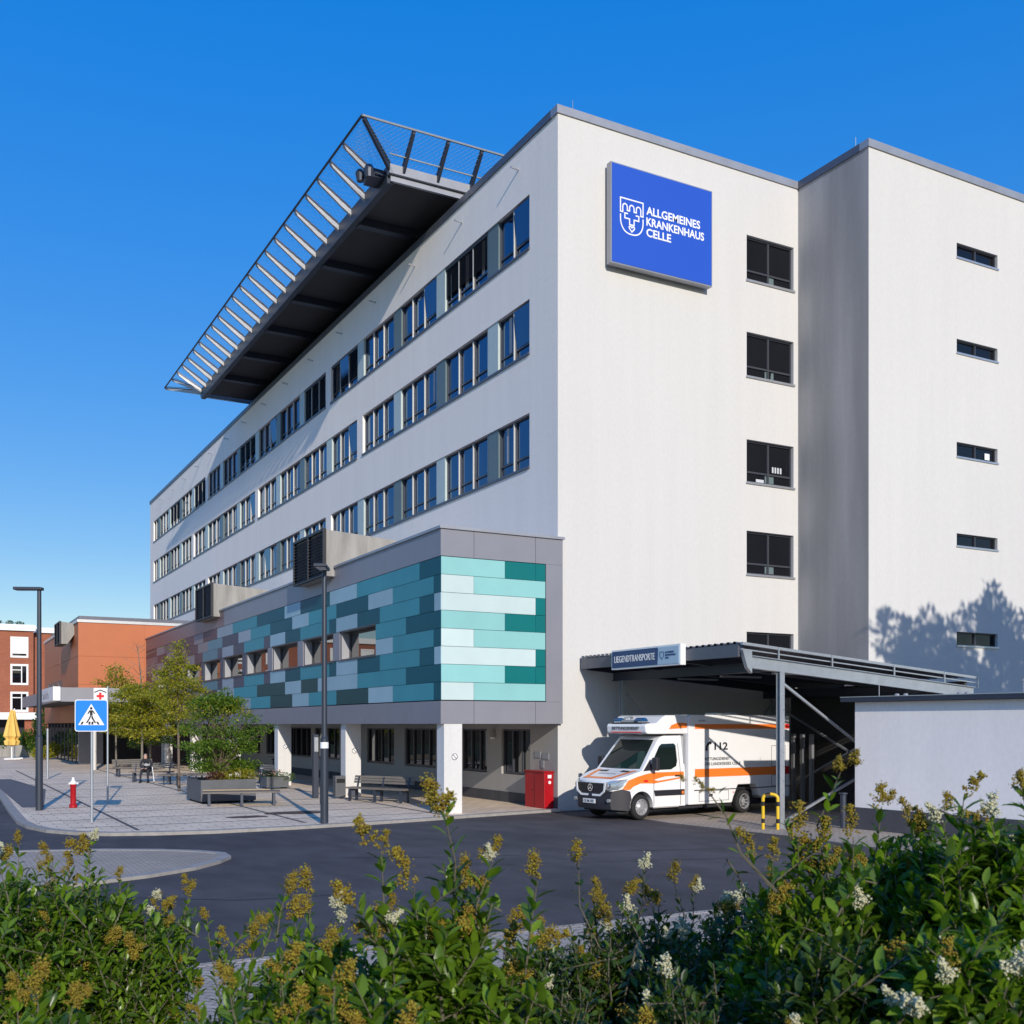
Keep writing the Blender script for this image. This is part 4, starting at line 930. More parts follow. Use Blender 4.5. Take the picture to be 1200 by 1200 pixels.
# box body
boxp = [(2.78,.34),(2.78,2.86),(2.86,2.92),(7.16,2.92),(7.2,2.88),(7.2,.42),(6.0,.42),(5.86,.50),(5.66,.86),(4.86,.86),(4.66,.50),(4.60,.34)]
mb = MB(); mb.prism(boxp, 0, AW + .02, 'xz'); bx_ = mb.build('box_body', M['av'], am, local=True, bevel=.04)
mb = MB(); mb.prism([(2.66,.34),(2.66,2.3),(2.78,2.86),(2.78,.34)], .10, AW - .08, 'xz'); mb.build('cab_joint', M['alu'], bx_, local=True)
mb = MB(); mb.box(3.03, 7.0, -.005, -.001, 2.51, 2.65); mb.mi = 1; mb.box(7.0, 7.17, -.006, -.001, 2.51, 2.66); mb.build('upper_stripe', [M['ao'], M['ar']], bx_, local=True)
mb = MB(); mb.box(3.03, 6.55, -.005, -.001, 1.12, 1.36); mb.mi = 1; mb.box(6.55, 7.17, -.006, -.001, 1.12, 1.36); mb.build('lower_stripe', [M['ao'], M['ar']], bx_, local=True)
mb = MB(); mb.box(3.0, 7.19, -.012, -.001, .735, .76); mb.build('rubbing_strip', M['blk'], bx_, local=True)
mb = MB()
def frame_line(mb, x0, x1, z0, z1, t=.012):
    mb.box(x0, x1, -.0045, -.001, z0, z0 + t); mb.box(x0, x1, -.0045, -.001, z1 - t, z1); mb.box(x0, x0 + t, -.0045, -.001, z0 + t, z1 - t); mb.box(x1 - t, x1, -.0045, -.001, z0 + t, z1 - t)
frame_line(mb, 6.35, 7.0, .78, 1.11); frame_line(mb, 6.35, 7.0, 1.365, 2.0); frame_line(mb, 3.2, 4.45, .42, .72); mb.build('locker_seam', M['joint'], bx_, local=True)
mb = MB(); mb.box(3.62, 3.76, -.012, -.001, .55, .63); mb.build('locker_latch', M['blk'], bx_, local=True)
mb = MB(); mb.box(4.62, 4.68, -.010, -.001, .63, .66); mb.mi = 0; mb.build('marker_lamp', M['redl'], bx_, local=True)
text('emergency_number', '112', (3.84, -.006, 1.90), (1,0,0), (0,0,1), .22, M['blk'], bx_, width=.56, local=True, bold=.02)
mb = MB(); mb.prism([(3.47,1.90),(3.52,1.87),(3.57,1.91),(3.545,1.96),(3.56,2.0),(3.64,2.07),(3.69,2.06),(3.73,2.10),(3.70,2.15),(3.64,2.16),(3.55,2.10),(3.48,2.0)], -.008, -.001, 'xz'); mb.build('telephone_mark', M['blk'], bx_, local=True)
text('side_lettering', 'RETTUNGSDIENST', (3.44, -.005, 1.60), (1,0,0), (0,0,1), .085, M['blk'], bx_, width=1.05, local=True)
text('side_lettering', 'DES LANDKREISES CELLE', (3.44, -.005, 1.455), (1,0,0), (0,0,1), .085, M['blk'], bx_, width=1.52, local=True)
text('coach_lettering', 'STROBEL', (3.18, -.005, 2.72), (1,0,0), (0,0,1), .05, M['alu_m'], bx_, width=.28, local=True)
mb = MB(); mb.lathe((5.6, 1.0, 2.92), [(.22,0),(.22,.05),(.14,.09)], 18); mb.build('roof_vent', M['wht'], bx_, local=True); mb = MB(); mb.box(4.4, 4.9, .4, .9, 2.92, 2.98); mb.build('roof_hatch', M['wht'], bx_, local=True)
# alcove over the cab with beacons
alp = [(1.36,2.37),(1.30,2.42),(1.28,2.60),(1.34,2.66),(1.62,2.68),(1.84,2.86),(1.95,2.90),(2.79,2.90),(2.79,2.37)]
bm = bmesh.new(); f = bm.faces.new([bm.verts.new((x, .06, z)) for x, z in alp]); r = bmesh.ops.extrude_face_region(bm, geom=[f])
for v in [v for v in r['geom'] if isinstance(v, bmesh.types.BMVert)]: v.co.y = AW - .06
for xx in (1.5, 1.75, 2.05): bmesh.ops.bisect_plane(bm, geom=bm.verts[:]+bm.edges[:]+bm.faces[:], plane_co=(xx,0,0), plane_no=(1,0,0), dist=1e-5)
for v in bm.verts:
    t = v.co.y / AW * 2 - 1; k = max(0, 2.05 - v.co.x) / .75; v.co.y = AW/2 + t * (AW/2) * (1 - .16 * k * k)
bmesh.ops.recalc_face_normals(bm, faces=bm.faces); me = bpy.data.meshes.new('roof_alcove'); bm.to_mesh(me); bm.free(); me.materials.append(M['av'])
al = bpy.data.objects.new('roof_alcove', me); col.objects.link(al); al.parent = am; b = al.modifiers.new('bevel', 'BEVEL'); b.width = .03; b.segments = 3; b.limit_method = 'ANGLE'; b.angle_limit = R(38)
mb = MB(); mb.prism([(2.05,2.51),(2.76,2.54),(2.76,2.68),(2.4,2.69),(2.15,2.62)], .052, .058, 'xz'); mb.build('orange_flash', M['ao'], al, local=True)
mb = MB(); mb.box(1.285, 1.30, .42, 1.68, 2.405, 2.43); mb.build('red_line', M['redl'], al, local=True)
text('alcove_lettering', 'RETTUNGSDIENST', (1.274, 1.62, 2.49), (0,-1,0), (.02,0,1), .085, M['blk'], al, width=1.15, local=True)
mb = MB(); mb.box(1.33, 1.62, .40, 1.70, 2.665, 2.70); bar_ = mb.build('light_bar', M['blk'], al, local=True)
for y0, y1 in ((.40, .80), (1.38, 1.70)):
    mb = MB(); n = 10; pr = [(.13*math.cos(math.pi*k/n), .02 + .11*math.sin(math.pi*k/n)) for k in range(n + 1)]
    mb.prism([(1.475 + a_, 2.70 + b_) for a_, b_ in pr], y0 + .03, y1 - .03, 'xz'); mb.build('blue_beacon', M['blue_l'], bar_, local=True, smooth=True, bevel=.03)
mb = MB(); mb.box(1.40, 1.56, .82, 1.36, 2.70, 2.77); mb.lathe((1.44, .95, 2.80), [(.04,-.03),(.055,.04)], 10); mb.lathe((1.44, 1.2, 2.80), [(.04,-.03),(.055,.04)], 10); mb.tube([(1.4,.85,2.85),(1.55,1.1,2.86),(1.5,1.35,2.83)], .015, 5); mb.build('horn_unit', M['alu'], bar_, local=True)
# chassis
mb = MB(); mb.box(.35, 7.0, .30, AW - .30, .22, .42); mb.box(2.5, 4.5, .12, .5, .24, .36); mb.build('chassis', M['joint'], am, local=True)
mb = MB(); mb.box(1.5, 2.68, .12, AW - .12, .3, .5); mb.build('sill', M['av'], am, local=True)
mb = MB(); mb.prism([(.60,.3),(.60,.85),(1.4,.85),(1.4,.3)], .28, AW - .28, 'xz'); mb.prism([(4.7,.3),(4.7,.84),(5.8,.84),(5.8,.3)], .30, AW - .30, 'xz'); mb.build('wheel_housing', M['joint'], am, local=True)
for x, dual in ((1.0, 0), (5.22, 1)):
    for sgn in (0, 1):
        f = (lambda y: y) if not sgn else (lambda y: AW - y); d = 1 if not sgn else -1
        mb = MB(); yy = f(.07); tw = .22 * d
        mb.lathe((x, yy, .35), [(.22, .16*d), (.22, 0), (.30, -.0*d), (.335, .02*d), (.35, .05*d), (.35, tw-.05*d), (.335, tw - .02*d), (.22, tw), (.02, tw)], 32, 'y', caps=False); wh = mb.build('wheel', M['tyre'], am, local=True, smooth=True)
        mb = MB()
        if dual: mb.lathe((x, yy, .35), [(.228,-.004*d),(.21,-.008*d),(.195,.07*d),(.14,.13*d),(.085,.12*d),(.08,.04*d),(.055,.03*d),(.004,.03*d)], 28, 'y', caps=False)
        else: mb.lathe((x, yy, .35), [(.228,-.004*d),(.21,-.010*d),(.195,.045*d),(.13,.02*d),(.09,.0),(.07,-.02*d),(.004,-.022*d)], 28, 'y', caps=False)
        rm = mb.build('rim', M['rim'], wh, local=True, smooth=True)
        mb = MB()
        for k in range(10): a_ = 2*math.pi*k/10; mb.lathe((x + .155*math.cos(a_), yy + .012*d, .35 + .155*math.sin(a_)), [(.020, .02*d), (.020, (.018 if not dual else .09)*d)], 8, 'y')
        mb.build('rim_holes', M['joint'], rm, local=True)

# ================================================================== street furniture
Z = PZ
def lamp(x, y, h, arm, label, dirx):
    r = thing('street_lamp', label, 'street lamp', (x, y, Z), group='tall anthracite street lamps')
    mb = MB(); mb.tube([(x,y,Z),(x,y,Z+2.2)], .105, 18); mb.tube([(x,y,Z+2.2),(x,y,Z+2.24)], [.105,.075], 18); mb.tube([(x,y,Z+2.24),(x,y,Z+h)], [.075,.06], 18); p = mb.build('pole', M['pole_d'], r, smooth=True)
    mb = MB(); mb.box(x - .108, x - .10, y - .05, y + .05, Z + .5, Z + 1.0); mb.build('access_door', M['pole_d'], p)
    c, s = math.cos(dirx), math.sin(dirx)
    def W(a, b, z): return (x + c*a - s*b, y + s*a + c*b, z)
    vs = [W(a, b, z) for z in (Z+h-.02, Z+h+.07) for a, b in ((-.1,-.13),(arm,-.16),(arm,.16),(-.1,.13))]
    mb = MB(); mb.add(vs, [(0,3,2,1),(4,5,6,7),(0,1,5,4),(1,2,6,5),(2,3,7,6),(3,0,4,7)]); hd = mb.build('lamp_head', M['pole_d'], r, bevel=.02)
    mb = MB(); mb.quad(W(.15,-.1,Z+h-.025), W(arm-.05,-.12,Z+h-.025), W(arm-.05,.12,Z+h-.025), W(.15,.1,Z+h-.025)); mb.build('lamp_glass', M['blindw'], hd)
    return r
lamp(3.11, 35.2, 6.62, .72, 'tall dark street lamp beside the red hydrant at the left kerb', math.pi - .45)
l2 = lamp(9.22, 26.98, 6.6, .75, 'tall dark street lamp at the kerb in front of the teal annex', R(-118))
mb = MB(); mb.lathe((9.22, 26.98, Z+1.95), [(.109,0),(.109,.16)], 18); mb.build('white_sticker', M['wht'], [c for c in l2.children if c.name.startswith('pole')][0])

# pedestrian crossing sign
def rrect(w, h, r, n=5):
    pts = []
    for cx, cy, a0 in ((w/2-r,h/2-r,0),(-w/2+r,h/2-r,90),(-w/2+r,-h/2+r,180),(w/2-r,-h/2+r,270)): pts += [(cx + r*math.cos(R(a0+90*k/n)), cy + r*math.sin(R(a0+90*k/n))) for k in range(n+1)]
    return pts
px_, py_ = 3.95, 30.25; fa = R(-28.75 + 6)
U = Vector((math.cos(fa), math.sin(fa), 0)); NV = Vector((math.sin(fa), -math.cos(fa), 0))  # right, towards viewer
def flat(mb, pts, c, d0, d1, nv=None):
    nv = nv or NV; c = Vector(c); n = len(pts)
    vs = [c + U*x + Vector((0,0,y)) + nv*d0 for x, y in pts] + [c + U*x + Vector((0,0,y)) + nv*d1 for x, y in pts]
    mb.add(vs, [tuple(range(n-1,-1,-1)), tuple(range(n,2*n))] + [(i,(i+1)%n,n+(i+1)%n,n+i) for i in range(n)])
cs_ = thing('crossing_sign', 'square blue pedestrian crossing sign on a thin grey post at the kerb corner', 'traffic sign', (px_, py_, Z))
mb = MB(); mb.tube([(px_,py_,Z-.02),(px_,py_,3.25)], .036, 12); mb.build('post', M['steel'], cs_, smooth=True)
c0 = (px_, py_, 2.885)
mb = MB(); flat(mb, rrect(.84,.84,.07), c0, .04, .055); pl = mb.build('sign_plate', M['wht'], cs_)
mb = MB(); flat(mb, rrect(.80,.80,.06), c0, .0555, .058); bl = mb.build('blue_field', M['road_b'], pl)
mb = MB(); flat(mb, [(-.335,-.25),(.335,-.25),(0,.31)], (px_,py_,2.885), .0585, .0605); wt = mb.build('white_triangle', M['wht'], bl)
mb = MB(); d0, d1 = .061, .063
flat(mb, [(.035*math.cos(k*.52), .035*math.sin(k*.52)) for k in range(12)], (px_,py_,3.075), d0, d1)
flat(mb, [(-.045,.14),(.045,.14),(.10,.05),(.075,.035),(.035,.10),(.035,0),(-.035,0),(-.035,.10),(-.075,.035),(-.10,.05)], (px_,py_,2.885), d0, d1)
flat(mb, [(-.035,-.005),(.0,-.005),(-.02,-.07),(-.10,-.20),(-.14,-.20),(-.06,-.07)], (px_,py_,2.885), d0, d1); flat(mb, [(.0,-.006),(.035,-.006),(.06,-.08),(.13,-.20),(.09,-.20),(.01,-.08)], (px_,py_,2.885), d0, d1)
for x0, x1, w in ((-.25,-.21,.05),(-.045,-.04,.05),(.03,.035,.05),(.19,.15,.05)): flat(mb, [(x0-w/2,-.235),(x0+w/2,-.235),(x1+w/2,-.16),(x1-w/2,-.16)], (px_,py_,2.885), d0 + .0035, d1 + .0035)
mb.build('walking_figure', M['blk'], wt)
# first-aid sign on the other post
fx, fy = 5.37, 37.4
fs = thing('first_aid_sign', 'small white sign with red cross under a black roof line on a post', 'traffic sign', (fx, fy, Z))
mb = MB(); mb.tube([(fx,fy,Z-.02),(fx,fy,3.9)], .032, 12); mb.build('post', M['steel'], fs, smooth=True)
cf = Vector((fx,fy,3.62)) - U * .22
mb = MB(); flat(mb, rrect(.42,.45,.02), cf, .035, .05); pl = mb.build('sign_plate', M['wht'], fs)
mb = MB(); flat(mb, [(-.04,-.16),(.04,-.16),(.04,-.08),(.12,-.08),(.12,0),(.04,0),(.04,.08),(-.04,.08),(-.04,0),(-.12,0),(-.12,-.08),(-.04,-.08)], cf, .0505, .053); mb.build('red_cross', M['redl'], pl)
mb = MB(); ribbon(mb, [(-.19,.08),(0,.16),(.19,.08)], .035, cf + NV*.0505, tuple(U), (0,0,1), depth=.003); mb.build('roof_line', M['blk'], pl)
# thin grey post
t = thing('marker_post', 'thin pale grey post standing alone on the far left plaza', 'post', (5.26,55.4,Z)); mb = MB(); mb.tube([(5.26,55.4,Z),(5.26,55.4,2.42)], .055, 10); mb.build('tube', M['steel'], t, smooth=True); mb = MB(); mb.lathe((5.26,55.4,2.42), [(.06,0),(.05,.03)], 10); mb.build('cap', M['alu'], t)
# hydrant
hx, hy = 4.13, 35.8
h_ = thing('fire_hydrant', 'red pillar fire hydrant with white top on the left plaza', 'hydrant', (hx, hy, Z))
mb = MB(); mb.lathe((hx,hy,Z), [(.12,0),(.12,.09),(.085,.11),(.085,.66),(.10,.68),(.10,.72)], 18); mb.build('barrel', M['red'], h_, smooth=True)
mb = MB(); mb.lathe((hx,hy,Z), [(.095,.722),(.095,.80),(.05,.84),(.035,.93)], 16); mb.build('cap', M['wht'], h_, smooth=True)
mb = MB(); mb.tube([(hx-.14,hy-.03,Z+.74),(hx+.14,hy+.03,Z+.74)], .035, 8); mb.build('outlet', M['wht'], h_, smooth=True)
# red cabinet
rc = thing('red_cabinet', 'square red metal cabinet on the ground at the corner of the gable wall', 'cabinet', (16.95, 29.2, 0))
mb = MB(); mb.box(16.72, 17.05, 28.42, 29.62, .04, 1.18); cb = mb.build('cabinet_body', M['red'], rc, bevel=.012)
mb = MB(); mb.box(16.69, 17.06, 28.39, 29.65, 1.181, 1.215); mb.build('cabinet_lid', M['red'], rc)
mb = MB(); mb.box(16.713, 16.719, 29.02, 29.035, .08, 1.15); mb.lathe((16.719,29.15,.62), [(.02,0),(.02,-.02)], 8, 'x'); mb.build('door_seam', M['joint'], cb)
mb = MB(); mb.box(16.84,16.97,28.413,28.419,1.0,1.1); mb.lathe((16.91,28.419,.87), [(.05,0),(.05,-.006)], 14, 'y'); mb.build('white_sticker', M['wht'], cb)
mb = MB(); mb.box(16.76, 17.0, 28.5, 29.55, 0, .039); mb.build('base', M['joint'], rc)
for (y0, y1, z0, z1), lb_ in (((29.22, 29.60, 1.60, 1.80), 'left of the two wall plaques above the red cabinet'), ((28.72, 29.12, 1.56, 1.76), 'right of the two wall plaques above the red cabinet'), ((29.02, 29.22, 1.28, 1.54), 'small upright plaque lowest of the three above the red cabinet')):
    t = thing('wall_plaque', lb_, 'plaque', (FX, (y0+y1)/2, z0), group='small plaques on the wall'); mb = MB(); mb.box(FX-.02, FX-.002, y0, y1, z0, z1); b = mb.build('plate', M['alu_m'], t); mb = MB(); mb.box(FX-.024, FX-.0205, y0+.03, y1-.03, z0+.03, z1-.03); mb.build('plate_face', M['steel'], b)
t = thing('wall_lamp', 'small square wall lamp beside the side door', 'lamp', (FX, 32.4, 2.2)); mb = MB(); mb.box(FX-.12, FX-.002, 32.25, 32.5, 2.22, 2.45); mb.build('lamp_body', M['conc'], t); mb = MB(); mb.box(FX-.10, FX-.02, 32.27, 32.48, 2.16, 2.219); mb.build('lamp_glass', M['wht'], t)
# hoop barrier
hb = thing('hoop_barrier', 'yellow and black hoop barrier guarding the carport post', 'barrier', (18.86, 20.45, .01))
A0, A1 = Vector((18.62, 20.42, 0)), Vector((18.96, 20.30, 0)); A0, A1 = Vector((18.60,20.75,0)), Vector((18.86,20.50,0))
pts = [A0 + Vector((0,0,.01)), A0 + Vector((0,0,.80))] + [A0.lerp(A1, .5 - .5*math.cos(math.pi*k/8)*1.0) + Vector((0,0,.80 + .10*math.sin(math.pi*k/8))) for k in range(1,8)] + [A1 + Vector((0,0,.80)), A1 + Vector((0,0,.01))]
mb = MB(); mb.tube(pts, .042, 12); mb.build('hoop_tube', M['yel'], hb, smooth=True)
for A in (A0, A1):
    for z0, z1 in ((.17,.28),(.60,.71)): mb = MB(); mb.tube([A + Vector((0,0,z0)), A + Vector((0,0,z1))], .0435, 12); mb.build('black_band', M['blk'], hb, smooth=True)
mb = MB(); mb.tube(pts[3:6], .0435, 10); mb.build('black_band', M['blk'], hb, smooth=True)
# bollard + info panel under colonnade
t = thing('bollard', 'short grey round bollard between the big planter and the flower box', 'bollard', (12.09,43.1,Z)); mb = MB(); mb.tube([(12.09,43.1,Z),(12.09,43.1,.86)], .075, 14); mb.build('shaft', M['steel_d'], t, smooth=True); mb = MB(); mb.lathe((12.09,43.1,.86), [(.085,0),(.085,.03),(.05,.05)], 14); mb.build('cap', M['alu_m'], t)
t = thing('litter_bin', 'slim dark litter bin against the second column of the colonnade', 'bin', (12.75,35.9,Z)); mb = MB(); mb.box(12.62,13.0,35.75,36.05,Z+.04,.86); mb.build('bin_body', M['plant_g'], t, bevel=.02); mb = MB(); mb.box(12.66,12.96,35.735,35.749,.62,.76); mb.build('opening', M['blk'], t)
t = thing('info_column', 'tall narrow dark metal information column behind the middle street lamp', 'post', (12.0,37.0,Z)); mb = MB(); mb.box(12.02,12.2,36.3,36.5,Z,2.3); mb.build('shaft', M['steel_d'], t, bevel=.01); mb = MB(); mb.box(12.04,12.18,36.29,36.299,1.7,2.2); mb.build('notice', M['steel'], t)

# planters
def planter(name, label, x0, x1, y0, y1, h, t=.05):
    r = thing(name, label, 'planter', ((x0+x1)/2, (y0+y1)/2, Z))
    mb = MB(); mb.box(x0,x1,y0,y0+t,Z+.06,Z+h); mb.box(x0,x1,y1-t,y1,Z+.06,Z+h); mb.box(x0,x0+t,y0+t,y1-t,Z+.06,Z+h); mb.box(x1-t,x1,y0+t,y1-t,Z+.06,Z+h); mb.box(x0+t,x1-t,y0+t,y1-t,Z+.06,Z+.1); mb.build('box', M['plant_g'], r)
    mb = MB(); mb.box(x0+t,x1-t,y0+t,y1-t,Z+.1,Z+h-.08); mb.build('soil', M['soil'], r)
    mb = MB()
    for x in (x0+.08, x1-.14):
        for y in (y0+.08, y1-.14): mb.box(x,x+.06,y,y+.06,Z,Z+.06)
    mb.build('foot', M['joint'], r); return r
planter('planter', 'large grey planter box holding the bushy dark green tree', 7.95, 9.75, 35.45, 37.55, .76)
planter('flower_box', 'small grey box planter of trailing flowers beside the third column', 12.05, 12.95, 42.25, 42.95, .48)
# benches
def bench(label, x, y, L, rz, back, m, w=.48, h=.46):
    r = thing('bench', label, 'bench', (x, y, Z), rz, group='slatted wooden benches on the plaza')
    s = MB()
    n = int(w / .09)
    for k in range(n): yy = -w/2 + k*w/n; s.box(-L/2, L/2, yy, yy + w/n - .015, h - .05, h)
    s.build('seat', m, r, local=True)
    for sx in (-L/2 + .2, 0, L/2 - .2) if L > 2 else (-L/2 + .2, L/2 - .2):
        l = MB(); l.box(sx - .04, sx + .04, -w/2 + .03, -w/2 + .10, 0, h - .12); l.box(sx - .04, sx + .04, w/2 - .10, w/2 - .03, 0, h - .12); l.box(sx - .04, sx + .04, -w/2 + .03, w/2 - .03, h - .12, h - .055)
        if back: l.bar((sx, w/2 - .05, h - .1), (sx, w/2 + .08, h + .34), .05, .04)
        l.build('leg', M['steel_d'], r, local=True)
    if back:
        b = MB()
        for z in (.12, .21, .30): b.add([(-L/2, w/2 + .0 + z*.28 - .02, h+z), (L/2, w/2 + z*.28 - .02, h+z), (L/2, w/2 + z*.28 + .005, h+z), (-L/2, w/2 + z*.28 + .005, h+z), (-L/2, w/2 + z*.28, h+z+.075), (L/2, w/2 + z*.28, h+z+.075), (L/2, w/2 + z*.28+.03, h+z+.075), (-L/2, w/2 + z*.28+.03, h+z+.075)], [(0,3,2,1),(4,5,6,7),(0,1,5,4),(1,2,6,5),(2,3,7,6),(3,0,4,7)])
        b.build('backrest', m, r, local=True)
    return r
bench('backless slatted bench with a pale board in front of the big planter', 9.0, 34.4, 2.4, R(-14), False, M['wood'], w=.9, h=.44)
mb = MB(); mb.box(-1.2,.9,.30,.44,.445,.475); o = mb.build('pale_board', M['wood_l'], bpy.data.objects['bench'], local=True)
bench('slatted wooden bench with low backrest beside the second column', 13.35, 33.6, 2.6, R(-62), True, M['wood'])
bench('slatted bench with backrest in shade beside the third column', 12.9, 45.6, 2.0, R(-80), True, M['wood'])
bench('slatted bench with backrest, leftmost on the plaza under the trees', 9.3, 56.0, 2.0, R(10), True, M['wood'])
bench('slatted bench on which the person sits', 9.05, 50.1, 1.9, R(-24), True, M['wood'], h=.47)
t = thing('tree_seat', 'round dark slatted seat on the plaza right of the seated person', 'bench', (9.85, 47.3, Z))
mb = MB()
for k in range(24):
    a = 2*math.pi*k/24; c_, s_ = math.cos(a), math.sin(a); mb.bar((9.85+.45*c_,47.3+.45*s_,.50),(9.85+1.05*c_,47.3+1.05*s_,.50),.12,.04)
mb.build('seat', M['wood'], t)
for k in range(6):
    a = 2*math.pi*k/6; mb = MB(); mb.box(9.85+.8*math.cos(a)-.03,9.85+.8*math.cos(a)+.03,47.3+.8*math.sin(a)-.03,47.3+.8*math.sin(a)+.03,Z,.48); mb.build('leg', M['steel_d'], t)
# parasols
def parasol(x, y, label, s=1.):
    r = thing('parasol', label, 'parasol', (x, y, Z), group='closed yellow parasols by the brick building')
    n = 16; vs = []; prof = [(.05,3.75),(.12,3.6),(.34,2.7),(.50,1.95),(.54,1.80),(.40,1.62),(.36,1.55),(.50,1.42),(.44,1.15),(.2,1.08)]
    mb = MB()
    for rr, z in prof:
        for k in range(n): a = 2*math.pi*k/n; q = rr*s*(1 + (.16 if k % 2 else -.1)); vs.append((x + q*math.cos(a), y + q*math.sin(a), z))
    mb.add(vs, [(i*n+k, i*n+(k+1)%n, (i+1)*n+(k+1)%n, (i+1)*n+k) for i in range(len(prof)-1) for k in range(n)]); mb.build('canopy', M['para'], r)
    mb = MB(); mb.tube([(x,y,Z),(x,y,3.85)], .05, 10); mb.build('pole', M['wht'], r, smooth=True)
    mb = MB(); mb.box(x-.55,x+.55,y-.55,y+.55,Z+.001,Z+.09); mb.build('base', M['wht'], r, bevel=.02)
parasol(5.85, 87.2, 'nearer closed yellow parasol on a white pole by the brick building')
parasol(6.12, 88.6, 'closed yellow parasol just behind the nearer one, mostly hidden', .6)
# bicycle parked in the shade
bc = thing('bicycle', 'dark bicycle parked in the shade of the colonnade behind the big planter', 'bicycle', (14.6, 50.2, Z), R(70))
def torus(mb, c, Rr, r, n=28, m=8):
    vs = []
    for i in range(n):
        a = 2*math.pi*i/n
        for j in range(m): b = 2*math.pi*j/m; q = Rr + r*math.cos(b); vs.append((c[0]+q*math.cos(a), c[1]+r*math.sin(b), c[2]+q*math.sin(a)))
    mb.add(vs, [(i*m+j, i*m+(j+1)%m, ((i+1)%n)*m+(j+1)%m, ((i+1)%n)*m+j) for i in range(n) for j in range(m)])
for x in (0, 1.05):
    mb = MB(); torus(mb, (x,0,.34), .32, .022); w = mb.build('wheel', M['tyre'], bc, local=True, smooth=True)
    mb = MB()
    for k in range(10): a = math.pi*2*k/10; mb.tube([(x,0,.34),(x+.31*math.cos(a),0,.34+.31*math.sin(a))], .003, 4)
    mb.build('spokes', M['steel'], w, local=True)
mb = MB()
for a, b in (((0,0,.34),(.42,0,.32)),((0,0,.34),(.32,0,.80)),((.42,0,.32),(.28,0,.88)),((.42,0,.32),(.90,0,.78)),((.32,0,.80),(.88,0,.86)),((1.05,0,.34),(.86,0,.98))): mb.tube([a, b], .018, 7)
mb.build('frame', M['steel_d'], bc, local=True, smooth=True)
mb = MB(); mb.box(.14,.40,-.07,.07,.88,.94); mb.build('saddle', M['blk'], bc, local=True, bevel=.02)
mb = MB(); mb.tube([(.92,-.28,1.02),(.84,0,1.0),(.92,.28,1.02)], .014, 7); mb.build('handlebar', M['blk'], bc, local=True)

# ================================================================== seated person
def skin_body(name, joints, edges, m, parent, sub=2):
    me = bpy.data.meshes.new(name); me.from_pydata([j[:3] for j in joints], edges, []); o = bpy.data.objects.new(name, me); col.objects.link(o)
    o.modifiers.new('skin', 'SKIN'); me.skin_vertices
    for i, j in enumerate(joints): me.skin_vertices[0].data[i].radius = (j[3], j[4] if len(j) > 4 else j[3])
    me.skin_vertices[0].data[0].use_root = True
    s = o.modifiers.new('sub', 'SUBSURF'); s.levels = s.render_levels = sub
    bpy.context.view_layer.update(); dg = bpy.context.evaluated_depsgraph_get(); nm = bpy.data.meshes.new_from_object(o.evaluated_get(dg)); o.modifiers.clear(); o.data = nm
    nm.materials.clear(); nm.materials.append(m); nm.polygons.foreach_set('use_smooth', [True]*len(nm.polygons)); o.parent = parent; return o
pp = thing('person', 'person in dark clothes and pale vest sitting bent forward on a plaza bench', 'person', (8.85, 49.95, Z), R(-24))
# local: facing -y, seat height .47
J = [(0,.02,.56,.15,.13),(0,-.04,.72,.15,.11),(0,-.14,.90,.16,.11),(0,-.22,1.02,.10,.08),(0,-.27,1.08,.05,.05),(0,-.31,1.13,.05,.05),
     (.17,-.20,.98,.06),(.24,-.28,.76,.045),(.13,-.48,.66,.035),(.08,-.54,.64,.03),(-.17,-.20,.98,.06),(-.24,-.28,.76,.045),(-.13,-.48,.66,.035),(-.08,-.54,.64,.03),
     (.10,-.02,.54,.09),(.13,-.46,.53,.07),(.14,-.50,.30,.05),(.14,-.44,.08,.04),(-.10,-.02,.54,.09),(-.13,-.46,.53,.07),(-.16,-.56,.30,.05),(-.17,-.54,.08,.04)]
E_ = [(0,1),(1,2),(2,3),(3,4),(4,5),(3,6),(6,7),(7,8),(8,9),(3,10),(10,11),(11,12),(12,13),(0,14),(14,15),(15,16),(16,17),(0,18),(18,19),(19,20),(20,21)]
bd = skin_body('body', J, E_, M['cloth_d'], pp)
mb = MB(); mb.lathe((0,-.345,1.14), [(.03,-.11),(.06,-.09),(.075,-.02),(.078,.04),(.06,.10),(.02,.125)], 16)
mb.box(-.012,.012,-.435,-.41,1.11,1.14); hd = mb.build('head', M['skin'], pp, local=True, smooth=True)
mb = MB(); mb.lathe((0,-.335,1.165), [(.081,-.03),(.083,.03),(.065,.085),(.02,.115)], 16); mb.build('hair', M['hair'], hd, local=True, smooth=True)
vest = skin_body('vest', [(0,.0,.66,.158,.125),(0,-.05,.76,.165,.122),(0,-.14,.90,.172,.12),(0,-.19,.97,.15,.10)], [(0,1),(1,2),(2,3)], M['cloth_w'], pp, 2)
